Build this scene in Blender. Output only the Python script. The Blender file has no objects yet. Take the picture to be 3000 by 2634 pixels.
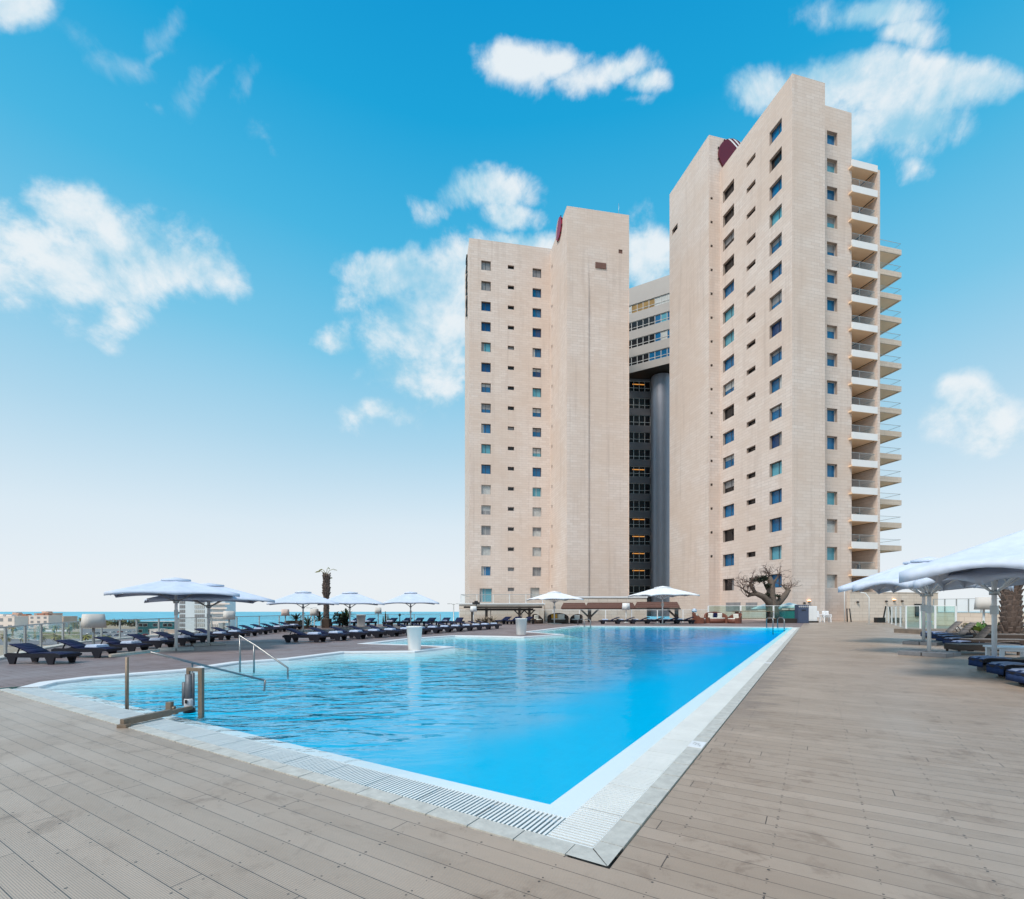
import bpy, math, random
from mathutils import Vector, Matrix
from mathutils.geometry import tessellate_polygon
R = random.Random(7)
SC = bpy.context.scene
COL = SC.collection
FPX, YH, EYE = 1440.0, 1782.0, 1.75
WIOR, WSTR = 1.85, .55

# ------------------------------------------------------------------ helpers
def G(px, py, z=0.0):
    """Point of the horizontal plane z that the photograph shows at (px, py)."""
    d = (EYE - z) * FPX / (py - YH)
    return Vector(((px - 1500.0) / FPX * d, d, z))
def AT(px, d, py=None, z=0.0):
    return Vector(((px - 1500.0) / FPX * d, d, z if py is None else EYE + (YH - py) / FPX * d))
def HZ(py, d):
    return EYE + (YH - py) / FPX * d
def V(*a):
    return Vector(a)

class MB:
    """Collects faces and links them as one mesh object."""
    def __init__(s):
        s.v, s.f, s.m, s.s = [], [], [], []
    def poly(s, pts, m=0, smooth=False):
        n = len(s.v)
        s.v += [tuple(p) for p in pts]
        s.f.append(tuple(range(n, n + len(pts)))); s.m.append(m); s.s.append(smooth)
    def box(s, x0, y0, z0, x1, y1, z1, m=0):
        c = V((x0+x1)/2, (y0+y1)/2, (z0+z1)/2)
        s.obox(c, V((x1-x0)/2, 0, 0), V(0, (y1-y0)/2, 0), V(0, 0, (z1-z0)/2), m)
    def obox(s, c, ax, ay, az, m=0):
        n = len(s.v)
        for k in (-1, 1):
            for j in (-1, 1):
                for i in (-1, 1):
                    s.v.append(tuple(c + ax*i + ay*j + az*k))
        for q in ((0,2,3,1), (4,5,7,6), (0,1,5,4), (2,6,7,3), (0,4,6,2), (1,3,7,5)):
            s.f.append(tuple(n+i for i in q)); s.m.append(m); s.s.append(False)
    def bar(s, p, q, w, h, m=0, up=None):
        p, q = Vector(p), Vector(q)
        d = q - p
        L = d.length
        d = d / L
        u = Vector(up) if up else (V(0, 0, 1) if abs(d.z) < .95 else V(0, 1, 0))
        a = d.cross(u).normalized()
        b = a.cross(d).normalized()
        s.obox((p+q)/2, d*(L/2), a*(w/2), b*(h/2), m)
    def tube(s, pts, r, n=8, m=0, caps=True):
        pts = [Vector(p) for p in pts]
        K = len(pts)
        rr = r if isinstance(r, (list, tuple)) else [r]*K
        base = len(s.v)
        ref = None
        for i, p in enumerate(pts):
            t = (pts[min(i+1, K-1)] - pts[max(i-1, 0)])
            t = t.normalized() if t.length > 1e-9 else V(0, 0, 1)
            if ref is None:
                ref = V(1, 0, 0) if abs(t.x) < .8 else V(0, 1, 0)
            a = (ref - t*ref.dot(t)).normalized()
            ref = a
            b = t.cross(a)
            for k in range(n):
                an = 2*math.pi*k/n
                s.v.append(tuple(p + (a*math.cos(an) + b*math.sin(an))*rr[i]))
        for i in range(K-1):
            for k in range(n):
                k2 = (k+1) % n
                s.f.append((base+i*n+k, base+i*n+k2, base+(i+1)*n+k2, base+(i+1)*n+k)); s.m.append(m); s.s.append(True)
        if caps:
            s.f.append(tuple(base+k for k in range(n))[::-1]); s.m.append(m); s.s.append(False)
            s.f.append(tuple(base+(K-1)*n+k for k in range(n))); s.m.append(m); s.s.append(False)
    def lathe(s, prof, n=24, m=0, c=(0, 0, 0), pw=None):
        c = Vector(c)
        base = len(s.v)
        for (r, z) in prof:
            for k in range(n):
                an = 2*math.pi*k/n
                x, y = math.cos(an), math.sin(an)
                if pw:
                    q = (abs(x)**pw + abs(y)**pw)**(-1.0/pw)
                    x, y = x*q, y*q
                s.v.append(tuple(c + V(x*r, y*r, z)))
        for i in range(len(prof)-1):
            for k in range(n):
                k2 = (k+1) % n
                s.f.append((base+i*n+k, base+i*n+k2, base+(i+1)*n+k2, base+(i+1)*n+k)); s.m.append(m); s.s.append(True)
    def sheet(s, loops, z, m=0):
        """Flat polygon with holes."""
        L = [[V(p[0], p[1], z) for p in lp] for lp in loops]
        n = len(s.v)
        for lp in L:
            s.v += [tuple(p) for p in lp]
        for t in tessellate_polygon(L):
            a, b, c = (Vector(s.v[n+i]) for i in t)
            t = t if (b-a).cross(c-a).z > 0 else (t[0], t[2], t[1])
            s.f.append(tuple(n+i for i in t)); s.m.append(m); s.s.append(False)
    def prism(s, pts, z0, z1, m=0, skip=()):
        n = len(pts)
        for i in range(n):
            if i in skip: continue
            a, b = pts[i], pts[(i+1) % n]
            s.poly([(a[0], a[1], z0), (b[0], b[1], z0), (b[0], b[1], z1), (a[0], a[1], z1)], m)
        s.sheet([pts], z1, m)
    def facade(s, p, d, length, z0, z1, holes, nrm, rec=.4, m=0, mr=0):
        """Wall from p along d with rectangular openings (s0, s1, za, zb), reveals going in by rec."""
        ss = sorted({0.0, length} | {h[0] for h in holes} | {h[1] for h in holes})
        zz = sorted({z0, z1} | {h[2] for h in holes} | {h[3] for h in holes})
        P = lambda a, z, o=0.0: V(p[0]+d[0]*a-nrm[0]*o, p[1]+d[1]*a-nrm[1]*o, z)
        flip = (V(d[0], d[1], 0).cross(V(0, 0, 1))).dot(V(nrm[0], nrm[1], 0)) < 0
        def q(a, b, c, e, mm):
            s.poly([a, b, c, e] if not flip else [e, c, b, a], mm)
        for i in range(len(ss)-1):
            hs = [h for h in holes if h[0] <= ss[i]+1e-6 and h[1] >= ss[i+1]-1e-6]
            for j in range(len(zz)-1):
                if any(h[2] <= zz[j]+1e-6 and h[3] >= zz[j+1]-1e-6 for h in hs): continue
                q(P(ss[i], zz[j]), P(ss[i+1], zz[j]), P(ss[i+1], zz[j+1]), P(ss[i], zz[j+1]), m)
        for (a, b, za, zb) in holes:
            q(P(a, za), P(b, za), P(b, za, rec), P(a, za, rec), mr) if False else q(P(a, za, rec), P(b, za, rec), P(b, za), P(a, za), mr)
            q(P(a, zb), P(b, zb), P(b, zb, rec), P(a, zb, rec), mr)
            q(P(a, za), P(a, za, rec), P(a, zb, rec), P(a, zb), mr)
            q(P(b, za, rec), P(b, za), P(b, zb), P(b, zb, rec), mr)
    def weld(s, eps=4):
        idx, nv, mp = {}, [], []
        for p in s.v:
            k = tuple(round(x, eps) for x in p)
            if k not in idx: idx[k] = len(nv); nv.append(p)
            mp.append(idx[k])
        F = [(tuple(mp[i] for i in f), m, sm) for f, m, sm in zip(s.f, s.m, s.s)]
        F = [q for q in F if len(set(q[0])) == len(q[0])]
        s.v = nv; s.f = [q[0] for q in F]; s.m = [q[1] for q in F]; s.s = [q[2] for q in F]
        return s
    def build(s, name, mats, parent=None, bev=0):
        me = bpy.data.meshes.new(name)
        me.from_pydata(s.v, [], s.f)
        if not isinstance(mats, (list, tuple)): mats = [mats]
        for mt in mats: me.materials.append(mt)
        me.polygons.foreach_set('material_index', s.m)
        me.polygons.foreach_set('use_smooth', s.s)
        uv = me.uv_layers.new(name='UVMap').data
        for p in me.polygons:
            n = p.normal
            up = abs(n.z) > .8
            h = math.hypot(n.x, n.y) or 1.0
            tx, ty = -n.y/h, n.x/h
            for li in p.loop_indices:
                co = me.vertices[me.loops[li].vertex_index].co
                uv[li].uv = (co.x, co.y) if up else (co.x*tx+co.y*ty, co.z)
        me.update()
        o = bpy.data.objects.new(name, me)
        COL.objects.link(o)
        if parent: o.parent = parent
        if bev:
            md = o.modifiers.new('bevel', 'BEVEL')
            md.width = bev; md.segments = 2; md.limit_method = 'ANGLE'
        return o

def tag(o, label, cat, group=None):
    o['label'] = label; o['category'] = cat
    if group: o['group'] = group
    return o
def struct(o):
    o['kind'] = 'structure'
    return o
def thing(name, label, cat, loc=(0, 0, 0), rz=0.0, group=None, sc=1.0):
    o = bpy.data.objects.new(name, None)
    COL.objects.link(o)
    o.location = loc; o.rotation_euler = (0, 0, rz); o.scale = (sc, sc, sc)
    return tag(o, label, cat, group)
def dup(root, loc, rz, label=None, sc=1.0, parent=None):
    r = root.copy(); COL.objects.link(r)
    if parent is None:
        r.location = loc; r.rotation_euler = (0, 0, rz); r.scale = (sc, sc, sc) if not isinstance(sc, (tuple, list)) else sc
    else:
        r.parent = parent
    if label: r['label'] = label
    for ch in list(root.children):
        dup(ch, None, None, None, 1.0, r)
    return r
ORD = ['first', 'second', 'third', 'fourth', 'fifth', 'sixth', 'seventh', 'eighth', 'ninth', 'tenth', 'eleventh',
       'twelfth', 'thirteenth', 'fourteenth', 'fifteenth', 'sixteenth']

# ------------------------------------------------------------------ materials
def mat(name, col, rough=.6, metal=0.0, spec=.5, noise=None, bump=0.0, bscale=40, trans=0, emis=None):
    m = bpy.data.materials.new(name); m.use_nodes = True
    nt = m.node_tree; b = nt.nodes['Principled BSDF']
    b.inputs['Base Color'].default_value = (*col, 1)
    b.inputs['Roughness'].default_value = rough
    b.inputs['Metallic'].default_value = metal
    b.inputs['Specular IOR Level'].default_value = spec
    if emis:
        b.inputs['Emission Color'].default_value = (*emis[:3], 1); b.inputs['Emission Strength'].default_value = emis[3]
    if noise or bump:
        tc = nt.nodes.new('ShaderNodeTexCoord')
    if noise:
        sc, amt = noise
        n = nt.nodes.new('ShaderNodeTexNoise'); n.inputs['Scale'].default_value = sc; n.inputs['Detail'].default_value = 6
        n.inputs['Roughness'].default_value = .65
        nt.links.new(tc.outputs['Object'], n.inputs['Vector'])
        r = nt.nodes.new('ShaderNodeMapRange'); r.inputs[1].default_value = .25; r.inputs[2].default_value = .75
        r.inputs[3].default_value = 1-amt; r.inputs[4].default_value = 1+amt
        nt.links.new(n.outputs[0], r.inputs[0])
        mx = nt.nodes.new('ShaderNodeVectorMath'); mx.operation = 'SCALE'
        mx.inputs[0].default_value = col
        nt.links.new(r.outputs[0], mx.inputs['Scale'])
        nt.links.new(mx.outputs[0], b.inputs['Base Color'])
    if bump:
        n = nt.nodes.new('ShaderNodeTexNoise'); n.inputs['Scale'].default_value = bscale; n.inputs['Detail'].default_value = 4
        nt.links.new(tc.outputs['Object'], n.inputs['Vector'])
        bp = nt.nodes.new('ShaderNodeBump'); bp.inputs['Strength'].default_value = bump; bp.inputs['Distance'].default_value = .02
        nt.links.new(n.outputs[0], bp.inputs['Height']); nt.links.new(bp.outputs[0], b.inputs['Normal'])
    return m

class NG:
    """Small wrapper for building node trees."""
    def __init__(s, nt): s.nt = nt
    def n(s, t, **kw):
        x = s.nt.nodes.new(t)
        for k, v in kw.items(): setattr(x, k, v)
        return x
    def put(s, sock, val):
        if isinstance(val, bpy.types.NodeSocket): s.nt.links.new(val, sock)
        elif isinstance(val, (tuple, list)) and len(val) == 3 and sock.type == 'RGBA': sock.default_value = (*val, 1)
        else: sock.default_value = val
    def math(s, op, a, b=None, c=None, clamp=False):
        x = s.n('ShaderNodeMath', operation=op, use_clamp=clamp)
        for i, v in enumerate((a, b, c)):
            if v is not None: s.put(x.inputs[i], v)
        return x.outputs[0]
    def vm(s, op, a, b=None, sc=None):
        x = s.n('ShaderNodeVectorMath', operation=op)
        s.put(x.inputs[0], a)
        if b is not None: s.put(x.inputs[1], b)
        if sc is not None: s.put(x.inputs['Scale'], sc)
        return x.outputs['Value'] if op in ('LENGTH', 'DOT_PRODUCT') else x.outputs[0]
    def mr(s, v, a, b, c=0.0, d=1.0, smooth=False):
        x = s.n('ShaderNodeMapRange')
        if smooth: x.interpolation_type = 'SMOOTHSTEP'
        s.put(x.inputs[0], v)
        for i, q in enumerate((a, b, c, d)): s.put(x.inputs[1+i], q)
        return x.outputs[0]
    def mix(s, f, a, b, mode='MIX'):
        x = s.n('ShaderNodeMix', data_type='RGBA', blend_type=mode)
        s.put(x.inputs[0], f); s.put(x.inputs[6], a); s.put(x.inputs[7], b)
        return x.outputs[2]
    def noise(s, vec, scale, detail=5, rough=.55, dist=0.0):
        x = s.n('ShaderNodeTexNoise')
        if vec is not None: s.put(x.inputs['Vector'], vec)
        x.inputs['Scale'].default_value = scale; x.inputs['Detail'].default_value = detail
        x.inputs['Roughness'].default_value = rough; x.inputs['Distortion'].default_value = dist
        return x.outputs[0]
    def ramp(s, v, stops):
        x = s.n('ShaderNodeValToRGB'); e = x.color_ramp.elements
        while len(e) < len(stops): e.new(.5)
        for el, (p, c) in zip(e, stops):
            el.position = p; el.color = (*c, 1)
        s.put(x.inputs[0], v)
        return x.outputs[0]
    def sep(s, v):
        x = s.n('ShaderNodeSeparateXYZ'); s.put(x.inputs[0], v)
        return x.outputs[0], x.outputs[1], x.outputs[2]
    def comb(s, a, b, c):
        x = s.n('ShaderNodeCombineXYZ')
        for i, v in enumerate((a, b, c)): s.put(x.inputs[i], v)
        return x.outputs[0]
def newmat(name):
    m = bpy.data.materials.new(name); m.use_nodes = True
    g = NG(m.node_tree)
    return m, g, m.node_tree.nodes['Principled BSDF']

def stone_mat(name, c1, c2, mortar):
    m, g, b = newmat(name)
    uv = g.n('ShaderNodeTexCoord').outputs['UV']
    br = g.n('ShaderNodeTexBrick'); br.offset = .37; br.offset_frequency = 2
    g.put(br.inputs['Vector'], uv)
    g.put(br.inputs['Color1'], c1); g.put(br.inputs['Color2'], c2); g.put(br.inputs['Mortar'], mortar)
    br.inputs['Scale'].default_value = 1; br.inputs['Mortar Size'].default_value = .018
    br.inputs['Brick Width'].default_value = 1.35; br.inputs['Row Height'].default_value = .44
    br.inputs['Bias'].default_value = 0.0
    st = g.vm('MULTIPLY', uv, (.16, 2.2, 1))
    n1 = g.noise(st, 1.0, 4, .6)
    n2 = g.noise(uv, .11, 3, .5)
    c = g.mix(g.mr(n1, .3, .7, 0, .35), br.outputs[0], c2)
    c = g.mix(g.mr(n2, .4, .62, 0, .5), c, (c1[0]*.97, c1[1]*.90, c1[2]*.83))
    n3 = g.noise(g.vm('MULTIPLY', uv, (1.1, .06, 1)), 1.0, 4, .6)
    c = g.mix(g.mr(n3, .54, .75, 0, .45), c, (c1[0]*.72, c1[1]*.68, c1[2]*.66))
    g.put(b.inputs['Base Color'], c)
    b.inputs['Roughness'].default_value = .82; b.inputs['Specular IOR Level'].default_value = .25
    bp = g.n('ShaderNodeBump'); bp.inputs['Strength'].default_value = .35; bp.inputs['Distance'].default_value = .02
    g.put(bp.inputs['Height'], g.math('ADD', g.math('MULTIPLY', br.outputs['Fac'], -1.0), g.noise(uv, 6, 4)))
    g.put(b.inputs['Normal'], bp.outputs[0])
    return m

def deck_mat(name, base, warm, dark, spec=.3, ro=(.42, .66)):
    """Grooved composite boards running along local y, screws in rows every 0.62 m."""
    m, g, b = newmat(name)
    P = g.n('ShaderNodeTexCoord').outputs['Object']
    x, y, _ = g.sep(P)
    W = .186
    bx = g.math('DIVIDE', x, W)
    bi = g.math('FLOOR', bx)
    fx = g.math('FRACT', bx)
    wn = g.n('ShaderNodeTexWhiteNoise', noise_dimensions='1D'); g.put(wn.inputs['W'], bi)
    rnd = wn.outputs['Value']
    edge = g.math('ABSOLUTE', g.math('SUBTRACT', fx, .5))            # .5 at the gap
    gap = g.math('GREATER_THAN', edge, .483)
    # butt joints
    ys = g.math('ADD', g.math('DIVIDE', y, 3.7), g.math('MULTIPLY', rnd, 7.3))
    fy = g.math('ABSOLUTE', g.math('SUBTRACT', g.math('FRACT', ys), .5))
    joint = g.math('GREATER_THAN', fy, .4990)
    yi = g.math('FLOOR', ys)
    wn2 = g.n('ShaderNodeTexWhiteNoise', noise_dimensions='2D'); g.put(wn2.inputs['Vector'], g.comb(bi, yi, 0))
    # screws
    sy = g.math('MULTIPLY', g.math('SUBTRACT', g.math('FRACT', g.math('DIVIDE', y, .62)), .5), .62)
    sx = g.math('MULTIPLY', g.math('SUBTRACT', edge, .36), W)
    sd = g.math('SQRT', g.math('ADD', g.math('MULTIPLY', sx, sx), g.math('MULTIPLY', sy, sy)))
    wn3 = g.n('ShaderNodeTexWhiteNoise', noise_dimensions='3D')
    g.put(wn3.inputs['Vector'], g.comb(bi, g.math('FLOOR', g.math('DIVIDE', y, .62)), g.math('GREATER_THAN', fx, .5)))
    screw = g.math('LESS_THAN', sd, g.mr(wn3.outputs['Value'], 0, 1, .0045, .0105))
    # grooves
    gv = g.math('ABSOLUTE', g.math('SUBTRACT', g.math('FRACT', g.math('MULTIPLY', fx, 15)), .5))
    groove = g.mr(gv, .18, .42, 0, 1)
    long = g.vm('MULTIPLY', P, (3.0, .35, 1))
    n1 = g.noise(long, 1.6, 6, .62)
    n2 = g.noise(P, .55, 6, .62, .4)
    n3 = g.noise(P, 3.2, 8, .7, .6)
    c = g.mix(g.mr(wn2.outputs['Value'], 0, 1, 0, .9), base, warm)
    c = g.mix(g.mr(n1, .35, .68, 0, .35), c, (base[0]*1.14, base[1]*1.13, base[2]*1.12))
    c = g.mix(g.mr(n2, .46, .70, 0, .55), c, (base[0]*.72, base[1]*.66, base[2]*.60))
    st = g.math('MULTIPLY', g.mr(n3, .53, .63, 0, 1), g.mr(n2, .40, .6, 0, .78))
    c = g.mix(st, c, (base[0]*.55, base[1]*.50, base[2]*.46))
    # damp board ends along the right-hand rim of the pool
    wl = g.mr(wn.outputs['Value'], 0, 1, .05, .75)
    damp = g.math('MULTIPLY', g.mr(g.math('ADD', y, wl), -.12, .12, 0, 1), g.mr(x, 3.0, 7.0, 0, 1))
    damp = g.math('MULTIPLY', g.math('MULTIPLY', damp, g.mr(x, 20, 30, 1, 0)), g.math('LESS_THAN', y, .0))
    c = g.mix(g.math('MULTIPLY', damp, .6), c, (base[0]*.42, base[1]*.42, base[2]*.46))
    c = g.mix(g.math('MULTIPLY', groove, .45), c, dark)
    dk = g.math('MAXIMUM', g.math('MAXIMUM', gap, joint), screw)
    c = g.mix(g.math('MULTIPLY', dk, .88), c, (.025, .021, .02))
    g.put(b.inputs['Base Color'], c)
    g.put(b.inputs['Roughness'], g.mr(n2, .35, .7, *ro))
    b.inputs['Specular IOR Level'].default_value = spec
    bp = g.n('ShaderNodeBump'); bp.inputs['Strength'].default_value = .5; bp.inputs['Distance'].default_value = .006
    h = g.math('SUBTRACT', g.math('SUBTRACT', g.math('MULTIPLY', g.noise(P, 60, 3), .3), g.math('MULTIPLY', groove, .5)), g.math('MULTIPLY', dk, 1.0))
    g.put(bp.inputs['Height'], h); g.put(b.inputs['Normal'], bp.outputs[0])
    return m

def thin_ior(g, ior):
    """Same reflectance from both sides (light passes straight through, so nothing is totally reflected)."""
    bf = g.n('ShaderNodeNewGeometry').outputs['Backfacing']
    return g.math('MULTIPLY_ADD', bf, 1/ior-ior, ior)
def glass_mat(name, tint=(.93, .97, .96), refl=1.0):
    m, g, b = newmat(name)
    m.node_tree.nodes.remove(b)
    out = m.node_tree.nodes['Material Output']
    tr = g.n('ShaderNodeBsdfTransparent'); g.put(tr.inputs[0], tint)
    gl = g.n('ShaderNodeBsdfGlossy'); gl.inputs['Roughness'].default_value = .02; g.put(gl.inputs[0], (.95, .97, 1))
    fr = g.n('ShaderNodeFresnel'); g.put(fr.inputs[0], thin_ior(g, 1.45))
    mx = g.n('ShaderNodeMixShader')
    g.put(mx.inputs[0], g.math('MULTIPLY', fr.outputs[0], refl)); g.put(mx.inputs[1], tr.outputs[0]); g.put(mx.inputs[2], gl.outputs[0])
    g.put(out.inputs[0], mx.outputs[0])
    return m

def water_mat():
    m, g, b = newmat('pool_water')
    m.node_tree.nodes.remove(b)
    out = m.node_tree.nodes['Material Output']
    P = g.n('ShaderNodeTexCoord').outputs['Object']
    rt = g.n('ShaderNodeVectorRotate', rotation_type='Z_AXIS'); g.put(rt.inputs['Vector'], P); rt.inputs['Angle'].default_value = math.radians(52)
    a = g.noise(g.vm('MULTIPLY', rt.outputs[0], (.6, 1.4, 1)), 1.25, 2, .45, 1.0)
    c = g.noise(g.vm('MULTIPLY', rt.outputs[0], (1.4, 2.6, 1)), 2.2, 3, .5, .6)
    h = g.math('ADD', a, g.math('MULTIPLY', c, .22))
    x, y, _ = g.sep(P)
    amt = g.mr(g.math('ADD', y, g.math('MULTIPLY', g.noise(P, .3, 2), 3.0)), 3.0, 8.0, .22, 1.0, True)   # calmer on the sheltered deep side
    bp = g.n('ShaderNodeBump'); bp.inputs['Distance'].default_value = .30
    g.put(bp.inputs['Strength'], g.math('MULTIPLY', amt, WSTR)); g.put(bp.inputs['Height'], h)
    tr = g.n('ShaderNodeBsdfTransparent')
    gl = g.n('ShaderNodeBsdfGlossy'); gl.inputs['Roughness'].default_value = .03
    g.put(gl.inputs['Normal'], bp.outputs[0])
    fr = g.n('ShaderNodeFresnel'); g.put(fr.inputs[0], thin_ior(g, WIOR))
    g.put(fr.inputs['Normal'], bp.outputs[0])
    mx = g.n('ShaderNodeMixShader')
    # tiny unresolved wavelets keep the sheltered water from turning into a full mirror at grazing view
    g.put(mx.inputs[0], g.math('MINIMUM', fr.outputs[0], g.mr(amt, .22, 1.0, .035, .97))); g.put(mx.inputs[1], tr.outputs[0]); g.put(mx.inputs[2], gl.outputs[0])
    g.put(out.inputs[0], mx.outputs[0])
    va = g.n('ShaderNodeVolumeAbsorption'); g.put(va.inputs[0], (.30, .967, .99)); va.inputs[1].default_value = .72
    g.put(out.inputs[1], va.outputs[0])
    return m

M = {}
M['stone'] = stone_mat('travertine', (.66, .552, .492), (.73, .632, .578), (.46, .385, .34))
M['stone_low'] = stone_mat('travertine_podium', (.62, .53, .45), (.70, .61, .53), (.40, .34, .29))
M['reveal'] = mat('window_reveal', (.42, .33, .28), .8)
M['deck'] = deck_mat('composite_decking', (.485, .376, .295), (.375, .283, .215), (.165, .125, .097), .75, (.30, .48))
M['deck2'] = deck_mat('brown_decking', (.285, .225, .225), (.235, .18, .175), (.13, .10, .10))  # terrace boards, with their shade put into a darker mauve colour
M['coping'] = mat('grey_coping_tile', (.51, .49, .445), .7, noise=(7, .22), bump=.2)
M['white_tile'] = mat('white_pool_tile', (.74, .75, .76), .5, noise=(2.2, .05))
M['grate'] = mat('white_grate_plastic', (.76, .77, .75), .5, noise=(1.3, .10))
M['dark'] = mat('dark_gap', (.02, .02, .02), .9)
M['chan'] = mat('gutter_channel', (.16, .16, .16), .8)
M['steel'] = mat('brushed_steel', (.27, .27, .27), .36, .9, noise=(12, .1))
M['rail_top'] = mat('worn_rail_top', (.40, .345, .29), .5, .2, noise=(20, .25))
M['lift_white'] = mat('dull_white_plastic', (.52, .53, .56), .5, noise=(12, .15))
M['lift_steel'] = mat('dull_grey_steel', (.13, .14, .16), .55, .5, noise=(12, .2))
M['bronze'] = mat('weathered_bronze', (.22, .165, .12), .5, .35, noise=(14, .22))
M['alu'] = mat('grey_aluminium', (.45, .47, .47), .4, .6)
M['white_metal'] = mat('white_painted_metal', (.80, .81, .81), .4, noise=(6, .05))
M['plate_dark'] = mat('dark_slab_plate', (.17, .175, .19), .7, noise=(8, .2), bump=.2)
M['fabric_white'] = mat('bright_white_canvas', (.80, .81, .83), .85, spec=.2, noise=(3.5, .05), bump=.12, bscale=9)  # lit copy of the parasol canvas
M['fabric'] = mat('blue_white_canvas', (.59, .65, .77), .85, spec=.2, noise=(3.5, .09), bump=.35, bscale=3.2)  # same canvas with bluish shade put into its colour
M['rib'] = mat('grey_umbrella_rib', (.30, .29, .28), .5, .3)
M['plate'] = mat('grey_concrete_plate', (.40, .39, .37), .8, noise=(8, .15), bump=.2)
M['navy'] = mat('navy_sling', (.005, .009, .048), .7, spec=.25, noise=(30, .25), bump=.2, bscale=160)
M['navy_wick'] = mat('dark_navy_frame', (.011, .011, .019), .6, spec=.3, noise=(25, .3), bump=.4, bscale=90)
M['brown_wick'] = mat('brown_wicker', (.055, .034, .024), .55, noise=(40, .45), bump=.7, bscale=70)
M['red_wick'] = mat('reddish_wicker', (.17, .055, .032), .55, noise=(40, .4), bump=.7, bscale=60)
M['grey_slat'] = mat('weathered_grey_slat', (.20, .17, .152), .7, noise=(18, .3))
M['towel'] = mat('pale_blue_towel', (.58, .66, .82), .95, spec=.1, noise=(9, .1), bump=.5, bscale=60)
M['towel_mid'] = mat('blue_grey_towel', (.30, .36, .52), .95, spec=.1, noise=(14, .2), bump=.5, bscale=60)
M['towel_navy'] = mat('navy_towel', (.028, .048, .12), .95, spec=.1, noise=(14, .2), bump=.5, bscale=60)
M['cushion'] = mat('off_white_cushion', (.72, .70, .64), .9, noise=(10, .08))
M['yellow'] = mat('mustard_cushion', (.62, .33, .05), .9, noise=(10, .12))
M['shade'] = mat('linen_lampshade', (.62, .58, .54), .9, noise=(20, .06))
M['shade_pink'] = mat('pinkish_lampshade', (.62, .47, .41), .9, noise=(20, .06))
M['shade_white'] = mat('white_lampshade', (.80, .80, .79), .9, noise=(20, .04))
M['planter'] = mat('white_planter_plastic', (.72, .71, .69), .5, noise=(3, .05))
M['wood_dark'] = mat('dark_timber', (.030, .022, .018), .6, noise=(8, .4))
M['roof_brown'] = mat('brown_roof_boards', (.13, .058, .042), .7, noise=(6, .35), bump=.4)
M['wood'] = mat('weathered_wood', (.24, .17, .11), .7, noise=(9, .3))
M['bark'] = mat('grey_bark', (.13, .10, .08), .9, noise=(9, .45), bump=.9, bscale=14)
M['twig'] = mat('brown_twig', (.13, .085, .07), .9)
M['palm_trunk'] = mat('palm_bark', (.14, .10, .083), .9, noise=(7, .5), bump=1.0, bscale=12)
M['leaf_dark'] = mat('dark_leaf', (.022, .035, .018), .6, noise=(3, .4))
M['leaf'] = mat('green_leaf', (.06, .12, .025), .55, noise=(3, .35))
M['leaf_lime'] = mat('banana_leaf', (.13, .24, .03), .45, noise=(3, .3))
M['leaf_dry'] = mat('dry_grass', (.30, .25, .19), .9, noise=(5, .35))
M['palm_leaf'] = mat('palm_frond', (.22, .20, .04), .6, noise=(2, .4))
M['soil'] = mat('planting_soil', (.22, .17, .13), .95, noise=(3, .3), bump=.6)
M['black'] = mat('black_plastic', (.012, .012, .014), .4)
M['screen'] = mat('dark_screen', (.02, .022, .028), .12)
M['blue_cab'] = mat('slate_blue_cabinet', (.055, .075, .135), .5, noise=(5, .12))
M['lamp_on'] = mat('lit_lamp', (1, .6, .35), .5, emis=(1.0, .55, .25, 6.0))
M['strip_on'] = mat('lit_ceiling_strip', (1, .5, .15), .5, emis=(1.0, .38, .06, .7))
M['maroon'] = mat('maroon_sign_panel', (.115, .006, .020), .45)
M['crimson'] = mat('crimson_sign_panel', (.30, .012, .045), .4)
M['black_letter'] = mat('charcoal_letter', (.02, .02, .022), .5)
M['glass'] = glass_mat('clear_glass', (.965, .98, .98), .8)
M['glass_green'] = glass_mat('greenish_glass', (.80, .92, .89))
M['pane_blue'] = mat('blue_pane', (.004, .12, .28), .06, spec=.6, noise=(.35, .35))  # blue of the reflected sky put into the base colour
M['pane_blue2'] = mat('deep_blue_pane', (.004, .05, .16), .05, spec=.6, noise=(.6, .5))
M['pane_dark'] = mat('dark_pane', (.012, .012, .015), .08)
M['pane_cyan'] = mat('cyan_pane', (.10, .33, .42), .06, noise=(.4, .2))
M['pane_pale'] = mat('curtained_pane', (.50, .51, .50), .25, noise=(1.2, .25))
M['pane_grey'] = mat('grey_blind_pane', (.26, .26, .27), .3, noise=(1.2, .2))
M['pane_warm'] = mat('amber_pane', (.33, .20, .07), .12, noise=(.5, .4))
M['blind'] = mat('pale_blind', (.46, .47, .47), .6, noise=(2, .1))
M['frame'] = mat('dark_window_frame', (.05, .042, .04), .45)
M['frame_light'] = mat('pale_window_frame', (.52, .51, .50), .45)
M['spandrel'] = mat('grey_spandrel_panel', (.15, .14, .15), .55, noise=(.5, .1))
M['clad'] = mat('pale_metal_cladding', (.36, .335, .32), .5, .1, noise=(.3, .06))
M['cyl'] = mat('brushed_metal_cylinder', (.30, .31, .36), .5, .7, noise=(.4, .05))
M['fascia'] = mat('white_render', (.80, .80, .81), .75, noise=(.6, .04))
M['soffit'] = mat('warm_soffit', (.84, .62, .44), .8, noise=(.6, .05))  # warm bounced light put into the colour
M['louvre'] = mat('brown_louvre', (.17, .085, .065), .7)
M['sea'] = mat('sea_water', (.13, .45, .56), .5, spec=.3, noise=(.02, .3))
M['land'] = mat('city_ground', (.42, .33, .23), .95, noise=(.03, .35))
M['lawn'] = mat('dry_lawn', (.17, .16, .045), .95, noise=(.12, .35))
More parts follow.
